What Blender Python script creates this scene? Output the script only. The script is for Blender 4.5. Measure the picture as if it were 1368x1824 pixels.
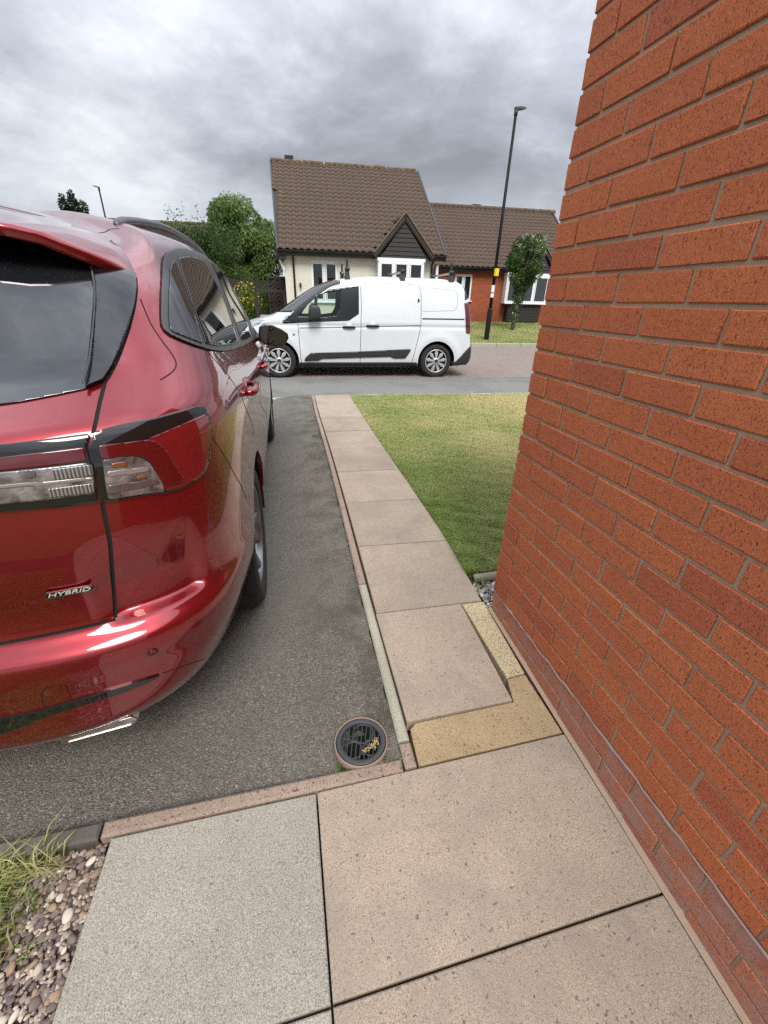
import bpy, math, random
import numpy as np
from mathutils import Vector, Matrix, Quaternion
random.seed(7); RNG = np.random.default_rng(7)
PI = math.pi
for o in list(bpy.data.objects): bpy.data.objects.remove(o)
SC = bpy.context.scene
COL = SC.collection

# ------------------------------------------------------------------ camera (a phone held at 1.31 m, tilted down 27 degrees)
cam = bpy.data.cameras.new('camera'); cam_o = bpy.data.objects.new('camera', cam); COL.objects.link(cam_o)
cam.sensor_fit = 'VERTICAL'; cam.sensor_height = 24.0; cam.sensor_width = 18.0
cam.lens = 742.86 / 1824 * 24.0
cam.clip_start = 0.02; cam.clip_end = 2000
_p, _r, _y = 0.470459, 0.024586, -0.238547
_R = (np.array([[math.cos(_r), 0, math.sin(_r)], [0, 1, 0], [-math.sin(_r), 0, math.cos(_r)]])
      @ np.array([[1, 0, 0], [0, math.cos(_p), -math.sin(_p)], [0, math.sin(_p), math.cos(_p)]])
      @ np.array([[math.cos(_y), math.sin(_y), 0], [-math.sin(_y), math.cos(_y), 0], [0, 0, 1]]))
_M = Matrix.Identity(4)
for _i in range(3):
    _M[_i][0] = _R[0][_i]; _M[_i][1] = _R[2][_i]; _M[_i][2] = -_R[1][_i]
_M[0][3], _M[1][3], _M[2][3] = -0.88155, -1.41544, 1.31122
cam_o.matrix_world = _M
SC.camera = cam_o

# ------------------------------------------------------------------ light: broken overcast, the sun behind thin cloud
SUN_EL, SUN_AZ = math.radians(50), math.radians(182)      # azimuth from +Y clockwise: from behind on the left
SC.view_settings.view_transform = 'Standard'
SC.view_settings.look = 'None'
SC.view_settings.use_curve_mapping = False
SC.view_settings.gamma = 1.0
SC.view_settings.exposure = 1.35
sun = bpy.data.lights.new('sun', 'SUN'); sun_o = bpy.data.objects.new('sun', sun); COL.objects.link(sun_o)
sun.energy = 1.25; sun.angle = math.radians(24); sun.color = (1.0, .955, .88)
_sd = Vector((math.sin(SUN_AZ) * math.cos(SUN_EL), math.cos(SUN_AZ) * math.cos(SUN_EL), math.sin(SUN_EL)))
sun_o.rotation_euler = (-_sd).to_track_quat('-Z', 'Y').to_euler()
W = bpy.data.worlds.new('World'); SC.world = W; W.use_nodes = True
def _world():
    nt = W.node_tree; nd = nt.nodes; ln = nt.links
    for n in list(nd): nd.remove(n)
    out = nd.new('ShaderNodeOutputWorld')
    sky = nd.new('ShaderNodeTexSky'); sky.sky_type = 'NISHITA'; sky.sun_disc = False
    sky.sun_elevation = SUN_EL; sky.sun_rotation = SUN_AZ
    bg_sky = nd.new('ShaderNodeBackground'); bg_sky.inputs[1].default_value = .05
    ln.new(sky.outputs[0], bg_sky.inputs[0])
    tc = nd.new('ShaderNodeTexCoord')
    sep = nd.new('ShaderNodeSeparateXYZ'); ln.new(tc.outputs['Generated'], sep.inputs[0])
    def m(op, a, b=None, c=None):
        x = nd.new('ShaderNodeMath'); x.operation = op
        for i, v in enumerate((a, b, c)):
            if v is None: continue
            if isinstance(v, (int, float)): x.inputs[i].default_value = v
            else: ln.new(v, x.inputs[i])
        return x.outputs[0]
    zc = m('MAXIMUM', sep.outputs[2], 0.0)
    den = m('ADD', zc, .26)
    px = m('DIVIDE', sep.outputs[0], den); py = m('DIVIDE', sep.outputs[1], den)
    cmb = nd.new('ShaderNodeCombineXYZ'); ln.new(px, cmb.inputs[0]); ln.new(py, cmb.inputs[1])
    def noise(scale, det, rough, dist, off):
        mp = nd.new('ShaderNodeMapping'); mp.inputs['Location'].default_value = off
        mp.inputs['Rotation'].default_value = (0, 0, .5); mp.inputs['Scale'].default_value = (1, 1.0, 1)
        ln.new(cmb.outputs[0], mp.inputs[0])
        n = nd.new('ShaderNodeTexNoise'); n.inputs['Scale'].default_value = scale; n.inputs['Detail'].default_value = det
        n.inputs['Roughness'].default_value = rough; n.inputs['Distortion'].default_value = dist
        ln.new(mp.outputs[0], n.inputs['Vector']); return n.outputs['Fac']
    a = noise(.95, 8, .56, .3, (3.1, 1.7, 0)); b = noise(3.2, 9, .60, .2, (7.3, 4.1, 2))
    f = m('ADD', m('MULTIPLY', a, .74), m('MULTIPLY', b, .26))
    ramp = nd.new('ShaderNodeValToRGB'); ln.new(f, ramp.inputs[0])
    el = ramp.color_ramp.elements
    el[0].position = .375; el[0].color = (.245, .262, .30, 1)
    el[1].position = .65; el[1].color = (.74, .77, .81, 1)
    e = el.new(.455); e.color = (.330, .355, .405, 1)
    e = el.new(.53); e.color = (.470, .500, .555, 1)
    # haze: the cloud deck pales towards the horizon
    hz = nd.new('ShaderNodeMapRange'); hz.inputs['From Min'].default_value = .22; hz.inputs['From Max'].default_value = .0
    hz.inputs['To Min'].default_value = 0; hz.inputs['To Max'].default_value = .78
    ln.new(sep.outputs[2], hz.inputs[0])
    mx = nd.new('ShaderNodeMixRGB'); ln.new(hz.outputs[0], mx.inputs[0]); ln.new(ramp.outputs[0], mx.inputs[1])
    mx.inputs[2].default_value = (.74, .79, .85, 1)
    bg = nd.new('ShaderNodeBackground'); ln.new(mx.outputs[0], bg.inputs[0])
    # a cloud deck is brighter overhead than at the horizon (standard overcast sky)
    zen = m('ADD', m('MULTIPLY', m('POWER', zc, 2.0), SKY_ZEN), 1.0)
    ln.new(m('MULTIPLY', zen, SKY_STR), bg.inputs[1])
    c = noise(.55, 5, .6, .6, (12.2, 9.4, 5))
    hole = nd.new('ShaderNodeMapRange'); hole.inputs['From Min'].default_value = .64; hole.inputs['From Max'].default_value = .74
    ln.new(c, hole.inputs[0])
    mix = nd.new('ShaderNodeMixShader'); ln.new(m('MULTIPLY', hole.outputs[0], .75), mix.inputs[0])
    ln.new(bg.outputs[0], mix.inputs[1]); ln.new(bg_sky.outputs[0], mix.inputs[2])
    ln.new(mix.outputs[0], out.inputs[0])
SKY_STR, SKY_ZEN = .425, 4.2
_world()
SC.render.engine = 'CYCLES'
SC.cycles.use_denoising = False
SC.cycles.max_bounces = 8
# ------------------------------------------------------------------ helpers
def tag(o, label=None, cat=None, group=None, kind=None):
    if label: o['label'] = label
    if cat: o['category'] = cat
    if group: o['group'] = group
    if kind: o['kind'] = kind
    return o
def empty(name, loc=(0, 0, 0), rz=0.0, label=None, cat=None, group=None, kind=None):
    o = bpy.data.objects.new(name, None); COL.objects.link(o); o.empty_display_size = .1
    o.location = loc; o.rotation_euler = (0, 0, rz)
    return tag(o, label, cat, group, kind)
def link(name, me, parent=None, loc=None, kind=None):
    o = bpy.data.objects.new(name, me); COL.objects.link(o)
    if parent is not None: o.parent = parent
    if loc is not None: o.location = loc
    if kind: o['kind'] = kind
    return o
def mesh(name, V, F, mats, smooth=False, mi=None):
    me = bpy.data.meshes.new(name)
    me.from_pydata([tuple(v) for v in V], [], [tuple(f) for f in F])
    for m in (mats if isinstance(mats, (list, tuple)) else [mats]): me.materials.append(m)
    if mi is not None: me.polygons.foreach_set('material_index', np.asarray(mi, np.int32))
    if smooth: me.polygons.foreach_set('use_smooth', np.ones(len(me.polygons), bool))
    me.update(); return me
def fast_mesh(name, V, F, mat, smooth=False):
    """V (n,3); F (m,k) all faces of k corners."""
    V = np.asarray(V, np.float32); F = np.asarray(F, np.int32); k = F.shape[1]
    me = bpy.data.meshes.new(name)
    me.vertices.add(len(V)); me.vertices.foreach_set('co', V.ravel())
    me.loops.add(F.size); me.loops.foreach_set('vertex_index', F.ravel())
    me.polygons.add(len(F)); me.polygons.foreach_set('loop_start', np.arange(len(F), dtype=np.int32) * k)
    me.polygons.foreach_set('loop_total', np.full(len(F), k, np.int32))
    if smooth: me.polygons.foreach_set('use_smooth', np.ones(len(F), bool))
    me.materials.append(mat); me.update(calc_edges=True); me.validate(); return me
class MB:
    """collects simple solids into one mesh"""
    def __init__(s): s.V = []; s.F = []; s.S = []
    def add(s, V, F, smooth=False):
        b = len(s.V); s.V += [tuple(map(float, v)) for v in V]; s.F += [tuple(i + b for i in f) for f in F]; s.S += [smooth] * len(F); return s
    def box(s, c, d, rz=0.0, M=None, taper=None):
        x, y, z = d[0] / 2, d[1] / 2, d[2] / 2
        V = [Vector((a * x, b * y, e * z)) for e in (-1, 1) for a, b in ((-1, -1), (1, -1), (1, 1), (-1, 1))]
        if taper:
            for v in V[4:]: v.x *= taper; v.y *= taper
        R = M if M is not None else Matrix.Rotation(rz, 3, 'Z')
        V = [R @ v + Vector(c) for v in V]
        return s.add(V, [(3, 2, 1, 0), (4, 5, 6, 7), (0, 1, 5, 4), (1, 2, 6, 5), (2, 3, 7, 6), (3, 0, 4, 7)])
    def bbox(s, c, d, bev=.004, M=None):
        """box with chamfered edges"""
        hx, hy, hz = d[0] / 2, d[1] / 2, d[2] / 2; b = min(bev, hx * .9, hy * .9, hz * .9)
        V = []; idx = {}
        for sx in (-1, 1):
            for sy in (-1, 1):
                for sz in (-1, 1):
                    for a in range(3):
                        p = [sx * (hx - b), sy * (hy - b), sz * (hz - b)]
                        p[a] = (sx * hx, sy * hy, sz * hz)[a]
                        idx[(sx, sy, sz, a)] = len(V); V.append(Vector(p))
        F = []
        for a in range(3):
            u, w = [(1, 2), (2, 0), (0, 1)][a]
            for sg in (-1, 1):
                q = []
                for su, sw in ((-1, -1), (1, -1), (1, 1), (-1, 1)):
                    k = [0, 0, 0]; k[a] = sg; k[u] = su; k[w] = sw; q.append(idx[(k[0], k[1], k[2], a)])
                F.append(q if sg > 0 else q[::-1])
        for a in range(3):
            u, w = [(1, 2), (2, 0), (0, 1)][a]
            for su in (-1, 1):
                for sw in (-1, 1):
                    k0 = [0, 0, 0]; k1 = [0, 0, 0]; k0[a] = -1; k1[a] = 1; k0[u] = k1[u] = su; k0[w] = k1[w] = sw
                    q = [idx[(*k0, u)], idx[(*k1, u)], idx[(*k1, w)], idx[(*k0, w)]]
                    F.append(q if su * sw < 0 else q[::-1])
        for sx in (-1, 1):
            for sy in (-1, 1):
                for sz in (-1, 1):
                    q = [idx[(sx, sy, sz, a)] for a in range(3)]
                    F.append(q if sx * sy * sz > 0 else q[::-1])
        if M is not None: V = [M @ v for v in V]
        V = [v + Vector(c) for v in V]
        return s.add(V, F)
    def tube(s, pts, r, seg=8, caps=True, smooth=True):
        pts = [Vector(p) for p in pts]; n = len(pts); V = []; F = []
        rr = r if isinstance(r, (list, tuple)) else [r] * n
        t0 = (pts[1] - pts[0]).normalized(); up = Vector((0, 0, 1)) if abs(t0.z) < .9 else Vector((1, 0, 0))
        side = t0.cross(up).normalized()
        for i, p in enumerate(pts):
            t = (pts[min(i + 1, n - 1)] - pts[max(i - 1, 0)]).normalized()
            side = (side - t * side.dot(t)).normalized(); u = t.cross(side)
            for k in range(seg):
                a = 2 * PI * k / seg; V.append(p + (side * math.cos(a) + u * math.sin(a)) * rr[i])
        for i in range(n - 1):
            for k in range(seg):
                a, b = i * seg + k, i * seg + (k + 1) % seg; F.append((a, b, b + seg, a + seg))
        if caps: F += [tuple(range(seg))[::-1], tuple(range((n - 1) * seg, n * seg))]
        return s.add(V, F, smooth)
    def lathe(s, prof, seg=32, M=None, smooth=True, off=(0, 0, 0)):
        """prof: (radius, height) pairs about z"""
        V = []; F = []
        for r, z in prof:
            for k in range(seg):
                a = 2 * PI * k / seg; V.append(Vector((r * math.cos(a), r * math.sin(a), z)))
        for i in range(len(prof) - 1):
            for k in range(seg):
                a, b = i * seg + k, i * seg + (k + 1) % seg; F.append((a, b, b + seg, a + seg))
        if M is not None: V = [M @ v for v in V]
        V = [v + Vector(off) for v in V]
        return s.add(V, F, smooth)
    def prism(s, poly, h, M=None, off=(0, 0, 0), bottom=True):
        """poly in xy (counter-clockwise), extruded from z=0 to h"""
        n = len(poly); V = [Vector((x, y, 0)) for x, y in poly] + [Vector((x, y, h)) for x, y in poly]
        if M is not None: V = [M @ v for v in V]
        V = [v + Vector(off) for v in V]
        F = [tuple(range(n, 2 * n))] + [(i, (i + 1) % n, n + (i + 1) % n, n + i) for i in range(n)]
        if bottom: F.append(tuple(range(n))[::-1])
        return s.add(V, F)
    def build(s, name, mat, parent=None, loc=None, kind=None, smooth=None):
        me = bpy.data.meshes.new(name); me.from_pydata(s.V, [], s.F); me.materials.append(mat)
        me.polygons.foreach_set('use_smooth', np.array([f if smooth is None else smooth for f in s.S], bool)); me.update()
        return link(name, me, parent, loc, kind)
def copy_tree(o, parent=None):
    c = o.copy(); COL.objects.link(c)
    if parent is not None: c.parent = parent
    for ch in [x for x in bpy.data.objects if x.parent == o]: copy_tree(ch, c)
    return c
def smooth_noise(x, y, seed=0, scale=1.0):
    r = np.random.default_rng(seed); v = np.zeros_like(x, dtype=float); a = 1.0; tot = 0
    for o in range(4):
        for _ in range(3):
            th = r.uniform(0, 2 * PI); ph = r.uniform(0, 2 * PI); f = scale * 2**o * r.uniform(.8, 1.25)
            v = v + a * np.sin(f * (x * math.cos(th) + y * math.sin(th)) + ph)
        tot += a * 3 * .5; a *= .6
    return v / tot
# ------------------------------------------------------------------ materials (all procedural)
class NT:
    def __init__(s, name):
        s.m = bpy.data.materials.new(name); s.m.use_nodes = True; s.nt = s.m.node_tree; s.b = s.nt.nodes['Principled BSDF']; s.out = s.nt.nodes['Material Output']
    def n(s, t, **kw):
        x = s.nt.nodes.new(t)
        for k, v in kw.items(): setattr(x, k, v)
        return x
    def set(s, sock, v):
        if hasattr(v, 'is_output'): s.nt.links.new(v, sock)
        else:
            if isinstance(v, tuple) and len(v) == 3 and sock.type == 'RGBA': v = (*v, 1)
            sock.default_value = v
    def coord(s, kind='Object', scale=None, rand=False):
        t = s.n('ShaderNodeTexCoord').outputs[kind]
        if rand:
            oi = s.n('ShaderNodeObjectInfo'); a = s.n('ShaderNodeVectorMath', operation='ADD'); mu = s.n('ShaderNodeMath', operation='MULTIPLY')
            s.set(mu.inputs[0], oi.outputs['Random']); mu.inputs[1].default_value = 37.0
            s.set(a.inputs[0], t); s.set(a.inputs[1], mu.outputs[0]); t = a.outputs[0]
        if scale:
            mp = s.n('ShaderNodeMapping'); mp.inputs['Scale'].default_value = scale; s.set(mp.inputs[0], t); t = mp.outputs[0]
        return t
    def noise(s, vec, scale, det=3, rough=.5, dist=0):
        x = s.n('ShaderNodeTexNoise'); x.inputs['Scale'].default_value = scale; x.inputs['Detail'].default_value = det
        x.inputs['Roughness'].default_value = rough; x.inputs['Distortion'].default_value = dist; s.set(x.inputs['Vector'], vec); return x.outputs['Fac']
    def voro(s, vec, scale, feature='F1', out='Distance', rnd=1.0):
        x = s.n('ShaderNodeTexVoronoi', feature=feature); x.inputs['Scale'].default_value = scale; x.inputs['Randomness'].default_value = rnd
        s.set(x.inputs['Vector'], vec); return x.outputs[out]
    def rng(s, v, a, b, c=0.0, d=1.0):
        x = s.n('ShaderNodeMapRange'); x.inputs[1].default_value = a; x.inputs[2].default_value = b; x.inputs[3].default_value = c; x.inputs[4].default_value = d
        s.set(x.inputs[0], v); return x.outputs[0]
    def math(s, op, a, b=0.0):
        x = s.n('ShaderNodeMath', operation=op); s.set(x.inputs[0], a); s.set(x.inputs[1], b); return x.outputs[0]
    def mix(s, f, a, b, mode='MIX'):
        x = s.n('ShaderNodeMixRGB', blend_type=mode); s.set(x.inputs[0], f); s.set(x.inputs[1], a); s.set(x.inputs[2], b); return x.outputs[0]
    def bump(s, h, strength=.5, dist=.002):
        x = s.n('ShaderNodeBump'); x.inputs['Strength'].default_value = strength; x.inputs['Distance'].default_value = dist; s.set(x.inputs['Height'], h)
        s.nt.links.new(x.outputs[0], s.b.inputs['Normal']); return x
    def done(s, color, rough=.8, metal=0.0, spec=None, **kw):
        s.set(s.b.inputs['Base Color'], color); s.set(s.b.inputs['Roughness'], rough); s.set(s.b.inputs['Metallic'], metal)
        if spec is not None: s.b.inputs['Specular IOR Level'].default_value = spec
        for k, v in kw.items(): s.set(s.b.inputs[k], v)
        return s.m
def plain(name, c, rough=.6, metal=0.0, var=.12, scale=8, **kw):
    t = NT(name); v = t.coord(); n = t.noise(v, scale, 4, .6)
    d = tuple(x * (1 - var) for x in c); l = tuple(min(1, x * (1 + var)) for x in c)
    r = t.math('ADD', rough - .06, t.math('MULTIPLY', n, .12))
    return t.done(t.mix(n, d, l), r, metal, **kw)
def rgb(r, g, b):
    f = lambda c: ((c / 255 + .055) / 1.055) ** 2.4 if c > 10 else c / 255 / 12.92
    return (f(r), f(g), f(b))
def stone(name, c1, c2, dark, light, fine=420, dark_t=.70, light_t=.70, dscale=95, rough=.92, bump=.35, stain=None, stain_t=(.55, .75), rand=True):
    """exposed-aggregate concrete: grain, dark and pale flecks, soft stains"""
    t = NT(name); v = t.coord('Object', rand=rand)
    big = t.noise(v, 2.6, 5, .6); c = t.mix(t.rng(big, .3, .7), c1, c2)
    g = t.noise(v, fine, 2, .7)
    c = t.mix(.62, c, t.mix(t.rng(g, .36, .64), dark, light), 'OVERLAY')
    if stain is not None:
        s = t.noise(v, 3.7, 6, .7, .4); c = t.mix(t.rng(s, stain_t[0], stain_t[1], 0, .75), c, stain)
    fl = t.noise(v, dscale, 2, .5); c = t.mix(t.rng(fl, dark_t, dark_t + .035, 0, .85), c, dark)
    f2 = t.noise(v, dscale * 2.6, 1, .5); c = t.mix(t.rng(f2, dark_t - .03, dark_t + .01, 0, .6), c, dark)
    fw = t.voro(v, 210); wn = t.noise(v, 150, 1); c = t.mix(t.math('MULTIPLY', t.rng(fw, .12, .07), t.rng(wn, light_t - .12, light_t - .08)), c, light)
    oi = t.n('ShaderNodeObjectInfo'); tone = t.rng(oi.outputs['Random'], 0, 1, .90, 1.07); tc = t.n('ShaderNodeCombineColor'); [t.set(tc.inputs[k], tone) for k in range(3)]; c = t.mix(1.0, c, tc.outputs[0], 'MULTIPLY')
    t.bump(t.math('ADD', t.math('MULTIPLY', g, .5), t.noise(v, 110, 3, .6)), bump, .003)
    return t.done(c, rough, spec=.3)
MT = {}
def _mats():
    M = MT
    M['pink_slab'] = stone('pink_concrete', (.350, .297, .238), (.435, .376, .304), (.11, .09, .08), (.66, .60, .54), stain=(.255, .21, .175), stain_t=(.44, .66), fine=420, bump=.5, dark_t=.665)
    M['grey_slab'] = stone('grey_concrete', (.325, .303, .268), (.412, .386, .343), (.13, .125, .11), (.70, .68, .62), dscale=140, dark_t=.66, light_t=.62, bump=.6, fine=330)
    M['kerb_pink'] = stone('pink_kerb', (.35, .28, .23), (.43, .355, .295), (.08, .06, .05), (.55, .47, .42), dark_t=.64, stain=(.16, .12, .10))
    M['kerb_grey'] = stone('grey_kerb', (.36, .35, .28), (.46, .45, .38), (.15, .15, .12), (.70, .69, .62), dark_t=.66, dscale=150)
    M['kerb_dark'] = stone('dark_kerb', (.15, .14, .12), (.24, .225, .195), (.06, .055, .05), (.42, .40, .36), stain=(.09, .085, .07), stain_t=(.42, .62))
    M['ochre'] = stone('ochre_mortar', (.40, .325, .22), (.52, .435, .31), (.14, .105, .06), (.66, .56, .40), dark_t=.64, stain=(.27, .19, .10), stain_t=(.46, .7))
    M['yellow'] = stone('yellow_mortar', (.50, .44, .30), (.58, .52, .38), (.16, .12, .075), (.78, .73, .58), dark_t=.58, dscale=150, stain=(.33, .24, .13))
    M['joint'] = plain('joint_grit', (.035, .030, .026), .95, scale=60)
    # tarmac of the drive: coarse pale chips in dark binder, brown moss
    t = NT('drive_tarmac'); v = t.coord()
    vo = t.voro(v, 230, out='Color'); chips = t.n('ShaderNodeSeparateColor'); t.set(chips.inputs[0], vo)
    base = t.mix(t.rng(chips.outputs[0], .0, 1.0), (.078, .071, .059), (.205, .188, .158))
    base = t.mix(t.rng(chips.outputs[1], .93, .97), base, (.29, .275, .245))
    big = t.noise(v, 1.7, 6, .65, .3); base = t.mix(t.rng(big, .48, .72, 0, .5), base, (.100, .086, .056))
    sc = t.noise(v, .9, 4, .6); base = t.mix(t.rng(sc, .38, .62, 0, .45), base, (.175, .161, .137))
    sx = t.n('ShaderNodeSeparateXYZ'); t.set(sx.inputs[0], v); ed = t.math('MULTIPLY', t.rng(sx.outputs[0], -.95, -.60), t.rng(t.noise(v, 5.5, 6, .7), .42, .62)); base = t.mix(t.math('MULTIPLY', ed, .75), base, (.052, .050, .030))
    d = t.voro(v, 230); t.bump(t.math('ADD', t.math('MULTIPLY', d, -1.0), t.math('MULTIPLY', t.noise(v, 60, 3), .6)), .75, .006)
    M['drive'] = t.done(base, .9, spec=.3)
    t = NT('road_asphalt'); v = t.coord()
    c = t.mix(t.noise(v, 160, 2), (.115, .112, .104), (.225, .220, .206)); s = t.noise(v, .7, 5, .6)
    c = t.mix(t.rng(s, .5, .62, 0, .5), c, (.085, .085, .084)); c = t.mix(t.rng(t.noise(v, 320, 1), .66, .7), c, (.3, .3, .29))
    t.bump(t.noise(v, 150, 2), .4, .004); M['asphalt'] = t.done(c, .88, spec=.3)
    t = NT('block_paver'); v = t.coord(); oi = t.voro(v, 5.2, out='Color')
    c = t.mix(t.noise(v, 2.2, 5, .6), (.215, .165, .142), (.300, .245, .215)); c = t.mix(t.rng(t.noise(v, 90, 2), .4, .65, 0, .5), c, (.14, .115, .10))
    M['paver'] = t.done(c, .9, spec=.25)
    M['paver_sand'] = plain('paver_joint_sand', (.09, .078, .066), .95, scale=40)
    M['soil'] = plain('soil', (.055, .040, .028), .97, var=.5, scale=45)
    t = NT('lawn_soil'); v = t.coord()
    c = t.mix(t.noise(v, 1.1, 5, .6), (.10, .105, .038), (.25, .215, .10)); c = t.mix(t.rng(t.noise(v, 130, 3, .7), .35, .65, 0, .6), c, (.045, .045, .016))
    M['lawn'] = t.done(c, .97, spec=.1)
    # brick: rustic drag-faced, colour differs brick by brick
    def brick(name, sat=1.0, white=False):
        t = NT(name); v = t.coord('Object', rand=True); oi = t.n('ShaderNodeObjectInfo')
        r = t.n('ShaderNodeValToRGB'); t.set(r.inputs[0], oi.outputs['Random']); r.color_ramp.interpolation = 'LINEAR'
        e = r.color_ramp.elements
        e[0].position = 0; e[0].color = (.475, .130, .055, 1); e[1].position = 1; e[1].color = (.44, .118, .055, 1)
        for p, c in ((.35, (.500, .140, .055)), (.65, (.525, .154, .060)), (.84, (.480, .132, .055)), (.93, (.410, .108, .052))):
            x = e.new(p); x.color = (*c, 1)
        c = r.outputs[0]
        c = t.mix(t.rng(t.noise(v, 22, 4, .65), .3, .72, 0, .40), c, (.34, .102, .048))
        g = t.noise(v, 500, 2, .6); c = t.mix(.4, c, t.mix(t.rng(g, .35, .65), (.30, .30, .30), (.72, .72, .72)), 'OVERLAY')
        # dragged pits, slanting
        mp = t.n('ShaderNodeMapping'); mp.inputs['Rotation'].default_value = (.55, 0, 0); mp.inputs['Scale'].default_value = (1, 2.1, .8); t.set(mp.inputs[0], v)
        p = t.noise(mp.outputs[0], 150, 2, .55); pits = t.rng(p, .605, .66)
        p2 = t.noise(mp.outputs[0], 330, 1, .5); pits2 = t.rng(p2, .63, .68, 0, .85)
        pp = t.math('MAXIMUM', pits, pits2)
        c = t.mix(t.math('MULTIPLY', pp, .72), c, (.050, .018, .012))
        w = t.voro(v, 190); wn = t.noise(v, 90, 1); ws = t.math('MULTIPLY', t.rng(w, .17, .11), t.rng(wn, .53, .57)); c = t.mix(ws, c, (.66, .52, .43))
        if white: c = t.mix(t.rng(t.noise(v, 16, 5, .7), .38, .66, .15, .75), c, (.34, .235, .21))
        h = t.math('SUBTRACT', t.math('MULTIPLY', t.noise(v, 150, 4, .65), .6), pp); t.bump(h, .55, .0035)
        return t.done(c, .86, spec=.3)
    M['brick'] = brick('red_brick'); M['brick_lime'] = brick('lime_bloomed_brick', white=True)
    t = NT('mortar'); v = t.coord()
    c = t.mix(t.noise(v, 30, 5, .65), (.33, .232, .160), (.43, .318, .230)); t.bump(t.noise(v, 260, 4, .7), .6, .003); M['mortar'] = t.done(c, .95, spec=.2)
    M['lime'] = plain('lime_smear', (.30, .20, .17), .95, var=.25, scale=40)
    # paints and plastics
    def carpaint(name, c, rough=.32, flake=.5):
        t = NT(name); v = t.coord(); n = t.voro(v, 900, out='Color'); x = t.n('ShaderNodeSeparateColor'); t.set(x.inputs[0], n)
        col = t.mix(t.math('MULTIPLY', x.outputs[0], .35), c, tuple(min(1, k * 1.7 + .004) for k in c))
        dirt = t.noise(v, 9, 6, .7)
        return t.done(col, rough, flake, **{'Coat Weight': 1.0, 'Coat Roughness': .018, 'Coat IOR': 1.6})
    M['red_paint'] = carpaint('red_metallic_paint', (.205, .0018, .0075), .30, .70)
    t = NT('white_paint'); v = t.coord()
    c = t.mix(t.rng(t.noise(v, 3.5, 6, .7), .5, .8, 0, .28), (.62, .65, .67), (.47, .47, .45)); M['white_paint'] = t.done(c, .32, **{'Coat Weight': .6, 'Coat Roughness': .08})
    M['gloss_black'] = plain('gloss_black_trim', (.006, .006, .007), .05, var=.1, **{'Coat Weight': .5, 'Coat Roughness': .01})
    M['rubber_grey'] = plain('grey_rubber_seal', (.055, .058, .062), .42)
    M['gap'] = plain('panel_gap', (.004, .003, .003), .9)
    M['dark_plastic'] = plain('dark_plastic', (.022, .023, .024), .5)
    M['rail'] = plain('satin_grey_rail', (.070, .075, .082), .38, .2)
    M['tyre'] = plain('tyre_rubber', (.018, .017, .016), .85, var=.3, scale=30)
    M['alloy'] = plain('dark_alloy', (.22, .225, .24), .30, .9)
    M['silver'] = plain('silver_plastic', (.50, .51, .52), .35, .55)
    M['badge_silver'] = plain('badge_silver', (.80, .80, .80), .35, .5)
    M['chrome'] = plain('chrome', (.50, .49, .48), .20, 1.0, var=.02)
    M['black'] = plain('matt_black', (.008, .008, .008), .9)
    def glass(name, c, tr=0.0, rough=.0):
        t = NT(name); v = t.coord(); sp = t.noise(v, 240, 2, .6)
        col = t.mix(t.rng(sp, .68, .74, 0, .35), c, (.25, .26, .27)) if name == 'tinted_rear_glass' else c
        return t.done(col, rough + .015, **{'IOR': 1.8})
    M['dark_glass'] = glass('tinted_glass', (.007, .0075, .008))
    M['rear_glass'] = glass('tinted_rear_glass', (.010, .011, .013))
    M['lens_red'] = plain('red_lens', (.085, .0012, .003), .10, **{'Coat Weight': 1.0, 'Coat Roughness': .01})
    M['lens_pink'] = plain('clear_red_lens', (.15, .004, .007), .10, **{'Coat Weight': 1.0, 'Coat Roughness': .02})
    def ribbed(name, sc, lo, hi):
        t = NT(name); v = t.coord(); wv = t.n('ShaderNodeTexWave', wave_type='BANDS', bands_direction='X'); wv.inputs['Scale'].default_value = sc; wv.inputs['Distortion'].default_value = .5
        t.set(wv.inputs['Vector'], v); c = t.mix(wv.outputs['Fac'], lo, hi); t.bump(wv.outputs['Fac'], .4, .003)
        return t.done(c, .14, .3, **{'Coat Weight': 1.0, 'Coat Roughness': .01})
    M['lens_ribs'] = ribbed('ribbed_lens', 46, (.05, .046, .046), (.30, .285, .28))
    t = NT('lamp_reflector'); v = t.coord(); n = t.noise(v, 26, 3, .6, .6); c = t.mix(t.rng(n, .36, .64), (.075, .062, .06), (.30, .275, .265)); t.bump(n, .5, .006)
    M['lens_clear'] = t.done(c, .12, .4, **{'Coat Weight': 1.0, 'Coat Roughness': .01})
    M['lamp_trim'] = plain('satin_lamp_trim', (.27, .225, .22), .3, .3, **{'Coat Weight': 1.0})
    M['lens_dark'] = plain('smoked_lens', (.10, .075, .07), .15, .2, var=.5, scale=60, **{'Coat Weight': 1.0})
    M['amber'] = plain('amber_bulb', (.17, .055, .018), .25, **{'Coat Weight': 1.0})
    M['headlight'] = plain('headlight_lens', (.35, .36, .38), .08, .5, **{'Coat Weight': 1.0})
    # houses
    t = NT('roof_tile'); v = t.coord('Object'); oi = t.n('ShaderNodeObjectInfo')
    c = t.mix(t.noise(v, 1.3, 6, .65), (.085, .060, .046), (.145, .106, .082)); c = t.mix(t.rng(t.noise(v, 26, 3, .7), .42, .7, 0, .7), c, (.060, .045, .036))
    c = t.mix(t.math('MULTIPLY', oi.outputs['Random'], .35), c, (.085, .058, .044)); M['tile'] = t.done(c, .9, spec=.3)
    t = NT('lichen_tile'); v = t.coord('Object'); c = t.mix(t.rng(t.noise(v, 6, 5, .7), .42, .58), (.095, .068, .050), (.155, .10, .048)); M['tile_lichen'] = t.done(c, .95, spec=.2)
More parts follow.
